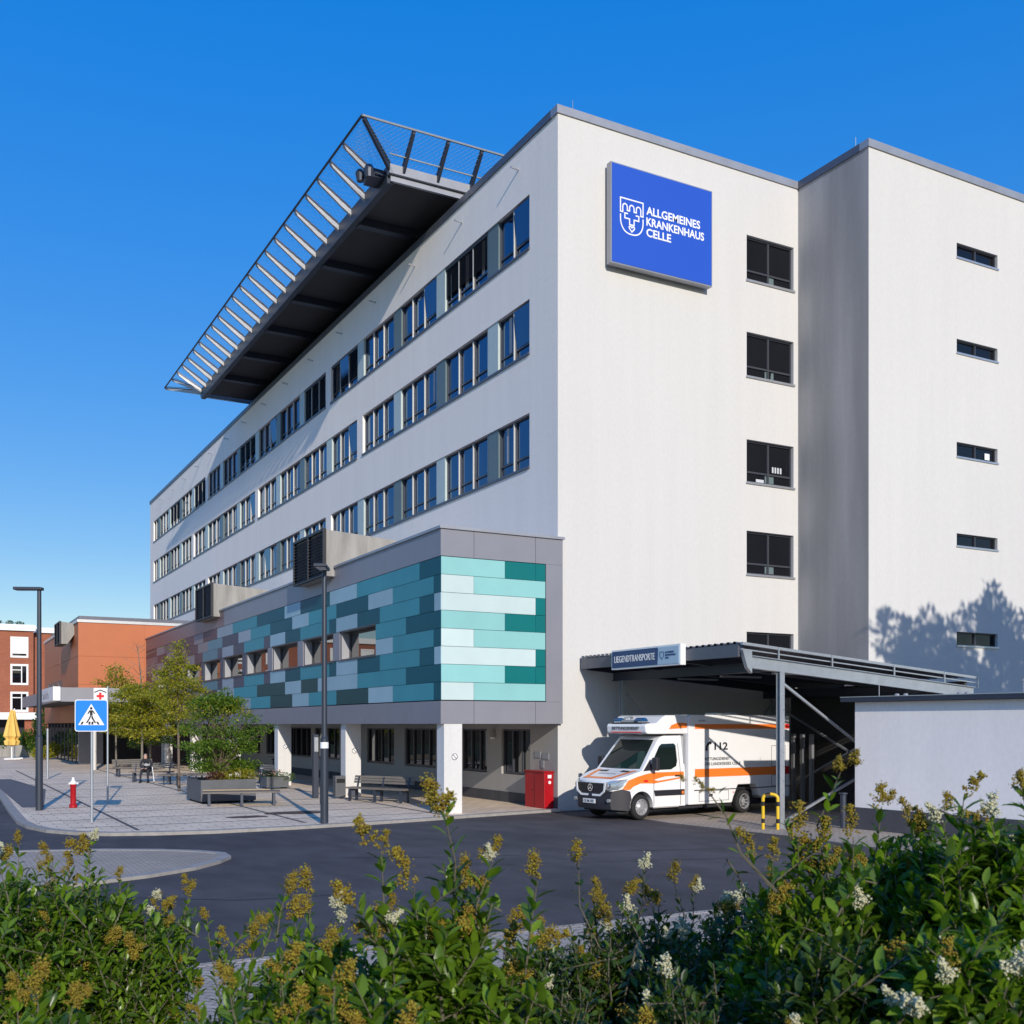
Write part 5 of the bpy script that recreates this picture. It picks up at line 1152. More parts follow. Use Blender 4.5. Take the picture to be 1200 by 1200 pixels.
for s in (1, -1):
    mb = MB(); x, y, z = .08*s, -.555, .635
    mb.add([(x-.035,y+.03,z-.012),(x+.035,y+.03,z-.012),(x+.035,y-.04,z-.012),(x-.035,y-.04,z-.012),(x-.035,y+.03,z+.014),(x+.035,y+.03,z+.014),(x+.035,y-.04,z+.014),(x-.035,y-.04,z+.014)], [(0,3,2,1),(4,5,6,7),(0,1,5,4),(1,2,6,5),(2,3,7,6),(3,0,4,7)])
    for k, L in enumerate((.06,.072,.068,.05)): fxx = x - .027 + k*.018; mb.tube([(fxx,y-.035,z),(fxx,y-.035-L*.6,z-.008),(fxx,y-.035-L*.8,z-.03)], [.009,.008,.007], 6)
    mb.tube([(x-.03*s,y+.01,z),(x-.055*s,y-.03,z-.005)], [.010,.008], 6); mb.build('hand', M['skin'], bd, local=True, smooth=True)
    mb = MB(); fx0 = .14 if s > 0 else -.17; fy0 = -.46 if s > 0 else -.56; mb.add([(fx0-.045,fy0+.08,0),(fx0+.045,fy0+.08,0),(fx0+.05,fy0-.16,0),(fx0-.05,fy0-.16,0),(fx0-.035,fy0+.07,.10),(fx0+.035,fy0+.07,.10),(fx0+.035,fy0-.13,.05),(fx0-.035,fy0-.13,.05)], [(0,3,2,1),(4,5,6,7),(0,1,5,4),(1,2,6,5),(2,3,7,6),(3,0,4,7)]); mb.build('shoe', M['blk'], bd, local=True, bevel=.015)
wc = thing('walking_stick', 'thin walking stick leaning in front of the seated person', 'stick', (8.85, 49.3, Z)); mb = MB(); mb.tube([(9.0,49.15,Z),(8.95,49.35,.78),(8.95,49.45,.80)], .014, 6); mb.build('shaft', M['steel'], wc); mb = MB(); mb.lathe((9.0,49.15,Z), [(.02,0),(.018,.04)], 8); mb.build('ferrule', M['blk'], wc)
# ================================================================== vegetation
def frames(dirs, rolls):
    """(N,3) directions -> rotation matrices whose y axis is the direction, z the leaf normal"""
    d = dirs / np.linalg.norm(dirs, axis=1, keepdims=True)
    up = np.tile([0, 0, 1.], (len(d), 1)); bad = np.abs(d[:, 2]) > .98; up[bad] = [1, 0, 0]
    x = np.cross(d, up); x /= np.linalg.norm(x, axis=1, keepdims=True); z = np.cross(x, d)
    c, s = np.cos(rolls)[:, None], np.sin(rolls)[:, None]
    x2 = x * c + z * s; z2 = -x * s + z * c
    return np.stack([x2, d, z2], axis=2)
def scatter(name, bv, bf, pos, dirs, rolls, sizes, m, parent, smooth=False, origin=None):
    bv = np.array(bv, float); N = len(pos); Rm = frames(np.array(dirs, float), np.array(rolls, float))
    P = np.einsum('nij,vj->nvi', Rm, bv) * np.array(sizes)[:, None, None] + np.array(pos)[:, None, :]
    P = P.reshape(-1, 3) - np.array(off_of(parent) if parent is not None else (0,0,0))
    nv = len(bv); me = bpy.data.meshes.new(name)
    ls = np.array([len(f) for f in bf]); fl = np.concatenate([np.array(f) for f in bf])
    loops = (fl[None, :] + (np.arange(N) * nv)[:, None]).ravel(); tot = np.tile(ls, N); st = np.concatenate([[0], np.cumsum(tot)[:-1]])
    me.vertices.add(len(P)); me.vertices.foreach_set('co', P.ravel()); me.loops.add(len(loops)); me.loops.foreach_set('vertex_index', loops.astype(np.int32))
    me.polygons.add(len(tot)); me.polygons.foreach_set('loop_start', st.astype(np.int32)); me.polygons.foreach_set('loop_total', tot.astype(np.int32))
    me.materials.append(m)
    if smooth: me.polygons.foreach_set('use_smooth', [True] * len(tot))
    me.update(calc_edges=True); me.validate()
    o = bpy.data.objects.new(name, me); col.objects.link(o); o.parent = parent; return o
LEAF_V = [(0,0,0),(-.135,.25,.05),(-.185,.52,.07),(-.115,.8,.04),(0,1,-.06),(.115,.8,.04),(.185,.52,.07),(.135,.25,.05),(0,.25,.0),(0,.52,.015),(0,.8,-.01)]
LEAF_F = [(0,8,1),(0,7,8),(1,8,9,2),(8,7,6,9),(2,9,10,3),(9,6,5,10),(3,10,4),(10,5,4)]
SIM_V = [(0,0,0),(-.24,.5,.05),(0,1,0),(.24,.5,.05)]; SIM_F = [(0,3,2,1)]
def rv(n, z=0.): v = rng.normal(size=(n, 3)); v /= np.linalg.norm(v, axis=1, keepdims=True); v[:, 2] += z; return v

def street_tree(name, label, base, h, crown, m, seed, leaf=.09, n=2600, trunk=.045, group=None, bare=None, parent=None, tiers=9, zlow=.35, rad=1.3, barkm='barkg', droop=-.1):
    """young tree: straight leader, horizontal branches in tiers, leaves along the branches"""
    r = random.Random(seed); g = np.random.default_rng(seed)
    root = thing(name, label, 'tree', base, group=group)
    bx, by, bz = base; mb = MB()
    lead = [(bx, by, bz - .05), (bx + r.uniform(-.04,.04), by + r.uniform(-.04,.04), bz + h*.35), (bx + r.uniform(-.08,.08), by + r.uniform(-.08,.08), bz + h*.7), (bx + r.uniform(-.1,.1), by + r.uniform(-.1,.1), bz + h)]
    mb.tube(lead, [trunk, trunk*.8, trunk*.5, .008], 8); mb.build('trunk', M[barkm], root, smooth=True)
    def onlead(t):
        t *= 3; i = min(int(t), 2); return Vector(lead[i]).lerp(Vector(lead[i+1]), t - i)
    bm_ = MB(); P, D, S = [], [], []
    for k in range(tiers * 5):
        t = zlow + (1 - zlow) * (k + r.random()) / (tiers * 5); p = onlead(min(t, .99)); a = k * 2.4 + r.uniform(-.4,.4)
        q = (t - zlow) / (1 - zlow); L = rad * crown(q) * r.uniform(.6, 1.15)
        if L < .08: continue
        rise = r.uniform(.0, .35) * (1 - q * .3) + .12; d = Vector((math.cos(a), math.sin(a), rise)).normalized()
        pts = [p, p + d*L*.5 + Vector((0,0,.04*L)), p + d*L + Vector((0,0,droop*L))]
        bm_.tube(pts, [.016*L+.006, .010*L+.004, .003], 5)
        nl = int(n * L / (tiers * 5) / (rad * .62))
        for j in range(nl):
            s = g.random() ** .6; c = pts[0].lerp(pts[1], s*2) if s < .5 else pts[1].lerp(pts[2], s*2 - 1)
            w = .16 * rad * (1.1 - .5*s); o = g.normal(size=3) * np.array([w, w, w*.42]); P.append(np.array(c) + o); D.append(np.array(d) * .6 + g.normal(size=3) * .6 + np.array([0,0,-.35])); S.append(leaf * g.uniform(.6, 1.25))
    if bm_.f: bm_.build('branches', M[barkm], root, smooth=True)
    scatter('crown', SIM_V, SIM_F, np.array(P), np.array(D), g.uniform(-1.2, 1.2, len(P)), np.array(S), m, root)
    return root
cone = lambda q: (.35 + 1.6*q) if q < .3 else max(.06, .95*(1 - (q - .3)/.75))
G_T = 'young trees on the plaza'
street_tree('young_tree', 'slim young tree with yellowing leaves, leftmost on the plaza', (10.1, 67.0, Z), 6.1, cone, M['leaf_y'], 3, n=4200, rad=1.9, leaf=.17, zlow=.40, group=G_T, trunk=.06, tiers=7)
street_tree('young_tree', 'yellow green young tree with a bare dead top behind the seated person', (10.35, 60.0, Z), 4.6, lambda q: .9 if q < .75 else .5, M['leaf_y'], 5, n=8500, rad=2.3, leaf=.17, zlow=.36, group=G_T, trunk=.07, tiers=7)
street_tree('young_tree', 'pointed young tree with tall yellow green top beside the big planter', (8.79, 42.9, Z), 5.75, lambda q: (.55 + .9*q) if q < .35 else max(.10, .87*max(0,1-(q-.35)/.62)**1.25), M['leaf_y'], 8, n=8200, rad=1.5, leaf=.12, zlow=.44, group=G_T, trunk=.055, barkm='bark')
street_tree('young_tree', 'low leafy young tree with hanging green sprays behind the bench', (11.2, 62.5, Z), 4.2, lambda q: .85, M['leaf_g'], 15, n=3500, rad=1.5, leaf=.16, zlow=.30, group=G_T, trunk=.06, tiers=6, droop=-.35)
# bare top of the second tree
dead = [o for o in bpy.data.objects if o.name.startswith('young_tree')][1]
mb = MB(); r_ = random.Random(2); b0 = Vector((10.35, 60.0, 4.4))
mb.tube([b0, b0 + Vector((-.1,.0,1.2)), b0 + Vector((-.25,0,2.5))], [.04,.03,.008], 6)
for k in range(16):
    t = r_.uniform(.1,.95); p = b0 + Vector((-.25*t,0,2.4*t)); a = r_.uniform(0,6.28); L = r_.uniform(.5,1.5)*(1.15-t*.6); e = p + Vector((math.cos(a)*L, math.sin(a)*L, L*.55)); mid = p.lerp(e,.5) + Vector((r_.uniform(-.12,.12),r_.uniform(-.12,.12),.04)); mb.tube([p, mid, e], [.014,.01,.004], 4)
    e2 = mid + Vector((r_.uniform(-.5,.5), r_.uniform(-.5,.5), .35)); mb.tube([mid, e2], [.009,.003], 4)
mb.build('bare_top', M['barkg'], dead)
# bushy tree in the planter
def bushy(name, label, cat, base, clumps, n, leaf, m, seed, stems=5, flat_=.45, group=None, sv=SIM_V, sf=SIM_F, barkm='bark'):
    g = np.random.default_rng(seed); root = thing(name, label, cat, base, group=group); B = Vector(base); mb = MB()
    P, D, S = [], [], []
    vol = sum(c[3] * c[4] for c in clumps)
    for (cx, cy, cz, rx, rz_) in clumps:
        c = B + Vector((cx, cy, cz)); mid = B + Vector((cx*.35, cy*.35, cz*.55)); mb.tube([B + Vector((cx*.03,cy*.03,-.02)), mid, c], [.04,.025,.008], 6)
        k = int(n * rx * rz_ / vol); v = g.normal(size=(k, 3)); v /= np.linalg.norm(v, axis=1, keepdims=True); rr = g.random(k) ** .38
        p = v * rr[:, None] * np.array([rx, rx, rz_]); p += g.normal(size=(k, 3)) * .05 * rx
        P.append(p + np.array(c)); D.append(v * .7 + g.normal(size=(k, 3)) * .45 + np.array([0, 0, -.1])); S.append(leaf * g.uniform(.6, 1.3, k))
    mb.build('trunk' if cat == 'tree' else 'stems', M[barkm], root, smooth=True)
    P = np.concatenate(P); scatter('crown' if cat == 'tree' else 'foliage', sv, sf, P, np.concatenate(D), g.uniform(-1, 1, len(P)), np.concatenate(S), m, root); return root
r_ = random.Random(4); cl = []
for k in range(84):
    z = r_.uniform(.45, 2.85); q = (z - .45) / 2.4; a = r_.uniform(0, 6.28); d = (1.22 * math.sqrt(max(0, 1 - ((q - .42)/.62)**2)) ) * r_.uniform(.35, 1)
    cl.append((d*math.cos(a), d*math.sin(a), z, r_.uniform(.28,.50), r_.uniform(.09,.17)))
cl += [(1.2, -.8, 1.75, .40, .13), (1.55, -.7, 1.85, .26, .1), (0,0,2.9,.35,.12),(.25,0,3.05,.2,.12)]
bushy('planter_tree', 'bushy dark green tree with layered foliage growing out of the big grey planter', 'tree', (8.75, 36.5, .7), cl, 15000, .10, M['leaf_b'], 21)
pt = bpy.data.objects['planter_tree']; g = np.random.default_rng(3)
P = np.array([(9.2 + r_.uniform(-1.5,1.6), 36.5 + r_.uniform(-1.4,-.2), .7 + r_.uniform(2.0,3.6)) for _ in range(1)])
k = 1100; ang = g.uniform(0, 6.28, k); rr = 1.15 * np.sqrt(g.random(k)); P = np.stack([8.75 + rr*np.cos(ang), 36.5 + rr*np.sin(ang), 0.7 + 2.8 - .55*(rr/1.5)**2*1.6 + g.normal(size=k)*.12], 1)
scatter('crown_tips', SIM_V, SIM_F, P, rv(k), g.uniform(-1, 1, k), .1 * g.uniform(.6, 1.2, k), M['leaf_y'], pt)
bushy('planter_plant', 'low variegated yellow green plant at the front of the big planter', 'plant', (9.2, 35.9, .72), [(0,0,.25,.4,.25),(.45,.0,.2,.3,.22),(-.5,0,.15,.3,.18)], 1500, .08, M['leaf_y'], 31)
bushy('planter_plant', 'low reddish brown plant at the left end of the big planter', 'plant', (8.5, 35.8, .72), [(0,0,.18,.3,.2)], 500, .08, mat('leaf_red', (.09,.03,.02), .6), 32)
fl = bushy('box_flowers', 'trailing green plant with pink flowers in the small grey box', 'plant', (12.5, 42.55, .46), [(0,0,.15,.38,.2),(.45,-.2,.08,.3,.16),(-.3,.1,.18,.2,.15)], 1100, .07, M['leaf_g'], 33)
g = np.random.default_rng(5); scatter('flowers', SIM_V, SIM_F, np.array([12.45,42.4,.75]) + g.normal(size=(60,3))*[.28,.2,.07], rv(60), g.uniform(-1,1,60), .06*np.ones(60), mat('pink_petal', (.75,.35,.35), .7), fl)
# plants by the brick building
bushy('shrub', 'tall dark shrub at the corner of the brick building', 'shrub', (9.6, 104, 0), [(0,0,2.5,.9,1.2),(0,0,4.2,.7,1.0),(.3,0,1.2,.8,.9)], 2200, .25, M['leaf_d'], 41)
bushy('shrub', 'feathery green shrub right of the closed parasols', 'shrub', (8.0, 94, .08), [(0,0,1.2,.9,.8),(-.6,0,1.5,.5,.6)], 1500, .22, M['leaf_g'], 42)
bushy('shrub', 'low pale yellow green shrub behind the left street lamp', 'shrub', (8.1, 86, .08), [(0,0,.5,.8,.4),(-.7,0,.4,.4,.3),(.5,0,.8,.5,.4)], 1400, .18, M['leaf_y'], 43)
bushy('shrub', 'dark green shrub in the stone trough left of the parasols', 'shrub', (5.6, 95, .7), [(0,0,.6,.9,.6),(1.,0,.4,.5,.4)], 1400, .2, M['leaf_d'], 44)
t = thing('stone_trough', 'low grey stone trough behind the closed parasols', 'planter', (6.3, 95, .08)); mb = MB(); mb.box(4.6,8.4,94.4,94.55,.08,1.0); mb.box(4.6,8.4,95.6,95.75,.08,1.0); mb.box(4.6,4.75,94.55,95.6,.08,1.0); mb.box(8.25,8.4,94.55,95.6,.08,1.0); mb.build('walls', M['conc'], t); mb = MB(); mb.box(4.75,8.25,94.55,95.6,.08,.75); mb.build('soil', M['soil'], t)
for k, x in enumerate((5.2, 6.6, 7.4, 8.6, 9.6)): bushy('roof_plant', 'small dark plants along the brick building roof edge', 'plant', (x, 131, 13.6), [(0,0,.25,.4,.2)], 160, .2, M['leaf_d'], 50 + k, group='plants on the brick building roof')
# the tree out of frame whose shade falls on the stair tower
r_ = random.Random(9); cl = []
for k in range(95):
    z = r_.uniform(2.9, 8.9); x = -3.9 + 8.5 * ((k * .618) % 1); top = 7.2 + 1.5*math.cos((x - .6)/2.9) ; z = min(z, top)
    cl.append((x, r_.uniform(-1.5,1.5), z, r_.uniform(.45,.85), r_.uniform(.4,.75)))
bushy('broad_tree', 'broad leafy tree beside the low white building', 'tree', (28.6, 8.0, 5.15), [(a, b, c - 1.0, d, e) for a, b, c, d, e in cl], 19000, .36, M['leaf_g'], 61)
mb = MB(); mb.tube([(28.2,8,0),(28.2,8,6.1)], [.28,.2], 10); mb.build('trunk', M['bark'], bpy.data.objects['broad_tree'], smooth=True)

# unseen tree row added to block low sky light; also mirrored in the panes
bt = bushy('roadside_tree', 'large leafy tree in the row across the road from the hospital', 'tree', (-22, -34, 3.0), [(random.Random(k).uniform(-3.6,3.6), random.Random(k+50).uniform(-2,2), random.Random(k+99).uniform(-1.5,5.2), 1.5, 1.3) for k in range(42)], 5200, .55, M['leaf_d'], 71, group='row of trees across the road')
mb = MB(); mb.tube([(-22,-34,-.02),(-22,-34,3.2)], [.3,.2], 10); mb.build('trunk', M['bark'], bt, smooth=True)
for k, (x, y) in enumerate([(-13,-33),(-4,-35),(5,-33.5),(14,-35),(23,-33),(32,-34.5),(41,-33)]): copy_tree(bt, (x, y, 3.0), k*1.3)
# ------------------------------------------------------------------ privet hedge in the foreground
CAMP = np.array([0, 0, 2.65]); F_ = 1262.
Rt = np.array([.8767, -.4810, 0]); Fw = np.array([.4810, .8767, 0])
def at(px, d, y=None, z=None):
    p = CAMP + Rt * (px - 600) / F_ * d + Fw * d; p = p.copy(); p[2] = z if z is not None else 2.65 - (y - 849) / F_ * d; return p
# flower cluster prototypes (panicles): tiny florets on a short axis
FLO_V = [(0,0,0),(.5,.3,.1),(.2,.9,.25),(-.35,.7,0),(-.5,.1,.2),(.1,-.4,.3),(0,.2,.5)]
FLO_F = [(0,1,2),(0,2,3),(0,3,4),(0,4,5),(0,5,1),(6,2,1),(6,3,2),(6,4,3),(6,5,4),(6,1,5)]
protos = []
for k in range(7):
    g = np.random.default_rng(100 + k); n = 150 if k < 5 else 110; L = (.085, .07, .095, .06, .08, .055, .045)[k]
    n = int(n * 1.9); nb = int(11 + L*90); bt_ = g.random(nb) ** .9; bt_[0] = 1; ba = g.uniform(0, 6.28, nb); br = (.030 if k < 5 else .022) * (1.05 - bt_ * .8) * g.uniform(.45, 1.15, nb)
    ends = np.stack([br*np.cos(ba), br*np.sin(ba), bt_*L + br*.35], 1); root_ = np.stack([0*br, 0*br, bt_*L - br*.3], 1); wb = g.integers(0, nb, n); s_ = g.random(n) ** .45
    P = root_[wb]*(1 - s_)[:, None] + ends[wb]*s_[:, None] + g.normal(size=(n,3)) * (.0015 + .0038*s_)[:, None]
    sz = g.uniform(.0042, .0075, n) * (1.15 if k >= 5 else 1)
    o = scatter('flower_cluster', FLO_V, FLO_F, P, rv(n), g.uniform(-3, 3, n), sz, M['flo_b'] if k < 5 else M['flo_w'], None)
    protos.append(o.data); bpy.data.objects.remove(o)
def privet(label, px, d, ytop, rad, seed, n=150, leafs=.045, m='leaf_p', spikes=(), nfl=14, stemsn=7, zlow=.9, white=.06, bushw=1.0):
    n = int(n * 1.3); leafs *= 1.25; nfl = int(nfl * .8)
    g = np.random.default_rng(seed); base = at(px, d, z=.06); top = at(px, d, ytop)[2]
    root = thing('privet_shrub', label, 'shrub', tuple(base), group='flowering privet shrubs in the foreground')
    P, D, S, Rl = [], [], [], []; st = MB(); tw = MB(); tips = []
    for k in range(stemsn):
        a = g.uniform(0, 6.28); q = rad * .6 * math.sqrt(g.random()); e = base + np.array([q*math.cos(a), q*math.sin(a), 0]); e[2] = top - g.uniform(.15,.4); s = base + np.array([.25*q*math.cos(a), .25*q*math.sin(a), -.05]); mid = (s + e)/2 + g.normal(size=3)*[.05,.05,0]
        st.tube([s, mid, e], [.014,.010,.005], 6)
    def shoot(p0, p1, nl, ls, flower):
        p0 = np.array(p0); p1 = np.array(p1); L = np.linalg.norm(p1 - p0); ax = (p1 - p0)/L; bend = g.normal(size=3)*.05*L; bend[2] = 0
        mid = (p0 + p1)/2 + bend; tw.tube([p0, mid, p1], [.0035,.0028,.0014], 4)
        o1 = np.cross(ax, [0,0,1.]); o1 = o1/np.linalg.norm(o1) if np.linalg.norm(o1) > .05 else np.array([1.,0,0]); o2 = np.cross(ax, o1); ph = g.uniform(0, 3.14)
        for j in range(nl):
            t = (j // 2 * 2 + 1) / nl; t = t * .97 + g.uniform(-.01,.01); c = (1-t)**2*p0 + 2*t*(1-t)*mid + t*t*p1
            aa = ph + (j // 2) * 1.57 + (j % 2) * math.pi; od = o1*math.cos(aa) + o2*math.sin(aa)
            P.append(c); D.append(od * 1.0 + ax * g.uniform(.5, 1.2) + g.normal(size=3)*.22); Rl.append(g.uniform(-.6,.6)); S.append(ls * g.uniform(.45, 1.28) * (1 if t < .85 else .7))
        if flower: tips.append((p1, ax))
    for k in range(n):
        a = g.uniform(0, 6.28); q = math.sqrt(g.random()); r0 = rad * q
        zt = top - (q ** 2) * .30 * bushw - g.random() ** 2 * (top - zlow) * .62 + g.normal()*.03
        L = g.uniform(.16, .34); c = base.copy(); c[0] += r0*math.cos(a); c[1] += r0*math.sin(a); c[2] = zt
        lean = np.array([math.cos(a)*q*.6, math.sin(a)*q*.6, 1]) + g.normal(size=3)*.42; lean /= np.linalg.norm(lean)
        shoot(c - lean*L, c, int(L / .022)*2, leafs, k < nfl * 1.0)
    for (sx, sy, sd, L) in spikes:
        p1 = at(sx, d + sd, sy); ln = np.array([g.uniform(-.25,.25), g.uniform(-.2,.2), 1]); ln /= np.linalg.norm(ln); shoot(p1 - ln*L, p1, max(8, int(L/.032)*2), leafs*1.0, True)
        for q in range(4):
            o_ = g.normal(size=3)*[.06,.06,0]; l2 = ln + g.normal(size=3)*.4; l2 /= np.linalg.norm(l2); e = p1 - ln*(L*.62 + .05) + o_ + np.array([0,0,g.uniform(-.08,.10)]); shoot(e - l2*.2, e, 16, leafs, q == 0 and g.random() < .4)
    nf = int(9 * n * bushw); a = g.uniform(0, 6.28, nf); q = np.sqrt(g.random(nf)); hh = g.random(nf) ** 1.3
    for i in range(nf):
        P.append(np.array([base[0] + rad*q[i]*math.cos(a[i]), base[1] + rad*q[i]*math.sin(a[i]), top - .07 - q[i]**2*.30 - hh[i]*(top - .5)*.8])); D.append(g.normal(size=3) + np.array([math.cos(a[i])*q[i]*.8, math.sin(a[i])*q[i]*.8, .5])); Rl.append(g.uniform(-.9,.9)); S.append(leafs * g.uniform(.7, 1.15))
    st.build('stems', M['stem_g'], root, smooth=True); tw.build('twigs', M['stem_g'], root)
    scatter('foliage', LEAF_V, LEAF_F, np.array(P), np.array(D), np.array(Rl), np.array(S), M[m], root)
    off = np.array(off_of(root))
    for i, (p, ax) in enumerate(tips):
        for q in range(1 if g.random() < .5 else 2):
            kk = int(g.integers(5, 7)) if g.random() < white else int(g.integers(0, 5))
            o = bpy.data.objects.new('flower_cluster', protos[kk]); col.objects.link(o); o.parent = root
            sc_ = g.uniform(.75, 1.35); o.scale = (sc_*1.05, sc_*1.05, sc_)
            o.location = Vector(p - off + (g.normal(size=3)*.018 if q else 0)); o.rotation_euler = Vector((0,0,1)).rotation_difference(Vector(ax + g.normal(size=3)*(.3 if not q else .7))).to_euler()
    return root
privet('leafy privet shrub at the far left edge of the foreground', 15, 4.6, 1022, .42, 201, n=230, nfl=26, spikes=[(22,990,0,.2),(60,1003,.1,.25),(8,1015,.1,.2),(-5,1000,-.2,.25)])
privet('privet shrub topped by a single white flower head, left foreground', 118, 4.9, 1035, .42, 202, n=230, nfl=24, spikes=[(110,984,0,.28),(82,1030,.1,.22),(140,1030,.1,.2),(105,1000,-.1,.2)])
privet('shorter privet shrub left of the gap showing the pavement', 160, 5.0, 1082, .20, 203, n=90, nfl=18, spikes=[(222,1046,.1,.2),(180,1062,0,.2),(243,1078,.1,.22),(262,1110,0,.25)])
privet('privet shrub close to the camera at the bottom left corner', 50, 2.7, 1185, .16, 204, n=50, nfl=9, leafs=.05, spikes=[(45,1168,0,.12),(85,1180,0,.12),(20,1178,.1,.12)], white=.0)
privet('privet shrub with faded heads right of the pavement gap', 375, 3.7, 1098, .33, 205, n=210, nfl=18, leafs=.05, spikes=[(336,1040,.2,.2),(365,1045,.2,.22),(300,1095,0,.22),(345,1075,.1,.2),(400,1075,0,.2),(285,1128,0,.2)])
privet('privet shrub with the tallest central flower spike', 512, 3.1, 1068, .24, 206, n=170, nfl=14, leafs=.058, spikes=[(519,946,0,.34),(447,1000,0,.30),(578,1008,0,.26),(630,1030,0,.28),(548,1030,.1,.22),(486,1040,0,.2),(462,1075,0,.2)])
privet('small leaved privet shrub right of the central flower spike', 645, 4.3, 1100, .36, 207, n=230, nfl=22, m='leaf_q', leafs=.038, spikes=[(678,1012,0,.34),(600,1085,.1,.2),(640,1092,0,.2),(700,1058,.1,.25),(715,1085,0,.2)], white=.4)
privet('dark twiggy privet shrub in the middle of the right half', 762, 4.5, 1066, .40, 208, n=250, nfl=26, m='leaf_q', leafs=.036, spikes=[(755,1018,0,.28),(735,1050,0,.2),(790,1035,0,.26),(812,1045,.1,.24),(772,1060,0,.2)], white=.4)
privet('dark dense privet shrub below the ambulance', 880, 4.0, 1052, .40, 209, n=260, nfl=20, m='leaf_q', leafs=.038, spikes=[(905,1040,.0,.2),(850,1065,0,.2),(868,1055,.2,.2)], white=.4)
privet('privet shrub with long bare shoots reaching over the road', 960, 3.4, 1030, .32, 210, n=230, nfl=16, leafs=.052, spikes=[(935,988,0,.2),(985,905,0,.34),(905,1010,0,.22),(1000,985,0,.2),(960,1000,0,.2)])
privet('large leafy privet shrub in front of the low white building', 1070, 3.6, 985, .38, 211, n=300, nfl=16, leafs=.055, spikes=[(1130,932,0,.2),(1105,962,0,.2),(1033,945,0,.28),(1070,965,0,.2)], white=.3)
privet('tall leafy privet shrub at the right edge of the foreground', 1185, 3.2, 970, .34, 212, n=280, nfl=10, leafs=.058, spikes=[(1197,925,0,.26),(1160,955,0,.2),(1212,940,0,.2)], white=.3)
privet('low near privet shrub below the central flower spike', 420, 2.7, 1158, .26, 213, n=170, nfl=16, leafs=.055, spikes=[(385,1120,0,.16),(268,1158,0,.14),(330,1150,0,.14)])
privet('low near privet shrub at the bottom centre', 640, 3.3, 1150, .30, 214, n=220, nfl=22, m='leaf_q', leafs=.04, spikes=[(590,1120,0,.16)], white=.35)
privet('low near privet shrub at the bottom, right of centre', 810, 3.2, 1140, .30, 215, n=240, nfl=14, m='leaf_q', leafs=.036, white=.5)
privet('nearest dark privet shrub with cream heads at the bottom right', 990, 2.9, 1095, .27, 216, n=240, nfl=12, leafs=.05, m='leaf_q', white=.8)
privet('nearest leafy privet shrub in the bottom right corner', 1140, 2.7, 1075, .26, 217, n=230, nfl=10, leafs=.056, white=.7)
# the long arching shoot with leaves (belongs to the shrub that reaches over the road)
rt = [o for o in bpy.data.objects if o.get('label', '').startswith('privet shrub with long bare shoots')][0]
g = np.random.default_rng(77); path = [at(910, 3.3, 1045), at(868, 3.3, 1000), at(850, 3.3, 955), at(818, 3.35, 912)]
mb = MB(); mb.tube(path, [.005,.004,.003,.0015], 5); mb.build('long_shoot', M['stem_g'], rt)
P, D, S = [], [], []
for px, y, dx, dy, s in ((848,955,-.2,1,.055),(846,958,-1,-.1,.05),(852,968,.5,.9,.055),(856,972,.3,-.4,.05),(842,930,.5,.5,.035),(870,1003,1,.5,.04),(866,1000,-.8,.4,.04),(880,1012,.9,.8,.05),(884,1015,-.4,1,.05),(892,1025,1,.2,.05),(895,1028,-.8,.6,.05),(904,1038,.6,1,.055)):
    P.append(at(px, 3.3, y)); D.append(Rt*dx + np.array([0,0,1.])*dy + Fw*g.uniform(-.5,.2)); S.append(s)
scatter('shoot_leaves', LEAF_V, LEAF_F, np.array(P), np.array(D), g.uniform(-.5,.5,len(P)), np.array(S), M['leaf_p'], rt)
off = np.array(off_of(rt))
for (px, y) in ((816,918),(804,915),(826,921),(838,927),(822,928)):
    o = bpy.data.objects.new('flower_cluster', protos[px % 5]); col.objects.link(o); o.parent = rt; o.location = Vector(at(px, 3.35, y) - off); o.scale = (.38,.38,.42); o.rotation_euler = (g.uniform(-1.2,1.2), g.uniform(-1.2,1.2), 0)

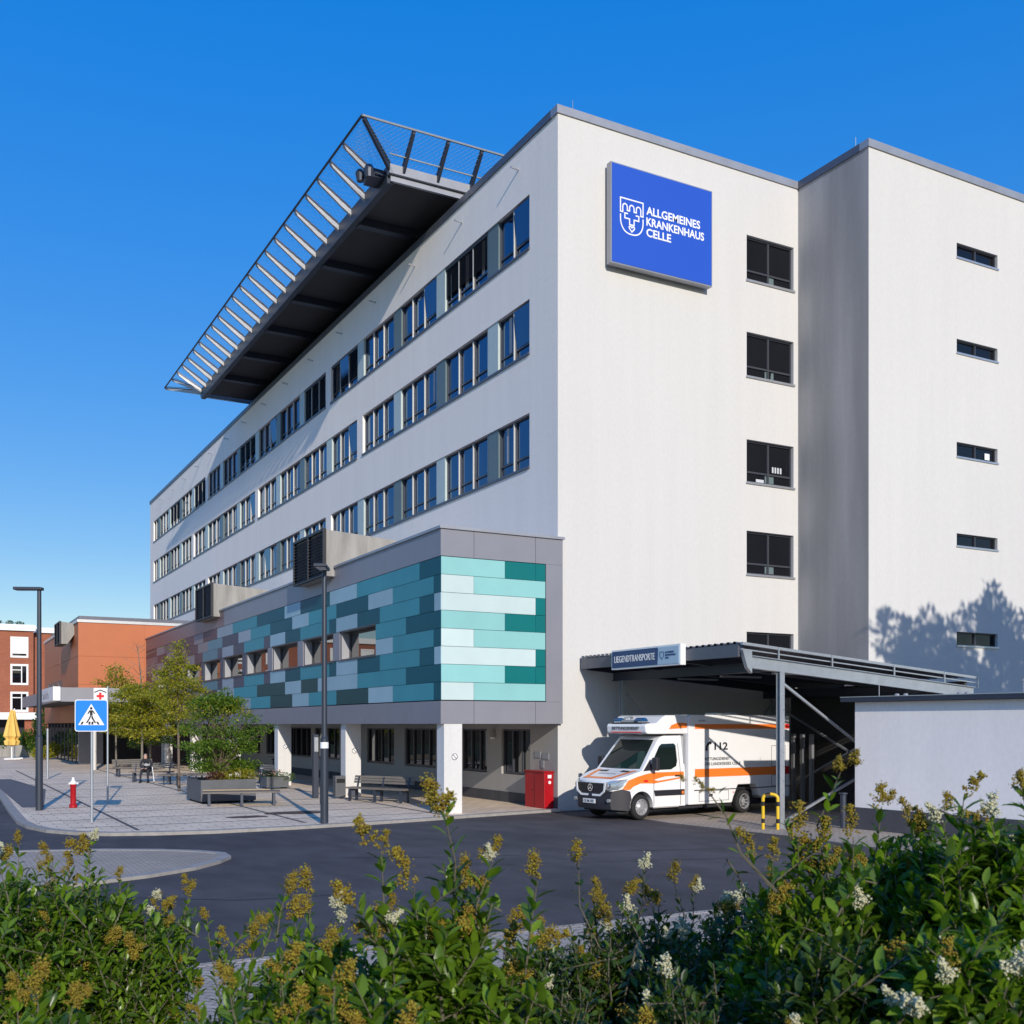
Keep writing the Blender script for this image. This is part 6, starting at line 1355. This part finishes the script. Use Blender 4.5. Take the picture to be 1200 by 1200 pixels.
# ================================================================== light, sky, camera
EL, AZ = R(20.1), R(191.2)
sd = Vector((math.sin(AZ)*math.cos(EL), math.cos(AZ)*math.cos(EL), math.sin(EL)))
ld = bpy.data.lights.new('sun', 'SUN'); ld.energy = 3.9; ld.angle = R(.53); ld.color = (1, .925, .82)
lo = bpy.data.objects.new('sun', ld); col.objects.link(lo); lo.rotation_euler = sd.to_track_quat('Z', 'Y').to_euler(); lo.location = (0, -20, 30)
w = bpy.data.worlds.new('World'); scene.world = w; w.use_nodes = True; nt = w.node_tree
SKY = (1.25, 1.50, .25, 4.2)  # deep, even blue of a polarised clear sky: saturation power, gain; value power, gain
sk = nt.nodes.new('ShaderNodeTexSky'); sk.sky_type = 'NISHITA'; sk.sun_disc = False; sk.sun_elevation = EL; sk.sun_rotation = AZ; sk.altitude = 0; sk.air_density = 1.0; sk.dust_density = .25; sk.ozone_density = 3.0
bg = nt.nodes['Background']; bg.inputs['Strength'].default_value = .13
sep = nt.nodes.new('ShaderNodeSeparateColor'); sep.mode = 'HSV'; com = nt.nodes.new('ShaderNodeCombineColor'); com.mode = 'HSV'
def mth(op, a, b, clamp=False):
    n = nt.nodes.new('ShaderNodeMath'); n.operation = op; n.use_clamp = clamp; nt.links.new(a, n.inputs[0]); n.inputs[1].default_value = b; return n.outputs[0]
nt.links.new(sk.outputs[0], sep.inputs[0]); nt.links.new(mth('ADD', sep.outputs[0], .010), com.inputs[0])
nt.links.new(mth('MULTIPLY', mth('POWER', sep.outputs[1], SKY[0]), SKY[1], True), com.inputs[1])
nt.links.new(mth('MULTIPLY', mth('POWER', sep.outputs[2], SKY[2]), SKY[3]), com.inputs[2]); nt.links.new(com.outputs[0], bg.inputs['Color'])
cd = bpy.data.cameras.new('camera'); co = bpy.data.objects.new('camera', cd); col.objects.link(co); scene.camera = co
co.location = (0, 0, 2.65); co.rotation_euler = (R(90), 0, -math.asin(.4810)); cd.sensor_width = 36; cd.lens = 1262 / 1200 * 36; cd.shift_y = (849 - 600) / 1200; cd.clip_end = 2000; cd.clip_start = .1
cd.dof.use_dof = True; cd.dof.focus_distance = 26; cd.dof.aperture_fstop = 8
scene.view_settings.view_transform = 'Standard'; scene.view_settings.look = 'None'; scene.view_settings.gamma = 1; scene.view_settings.exposure = 0
scene.cycles.use_denoising = True
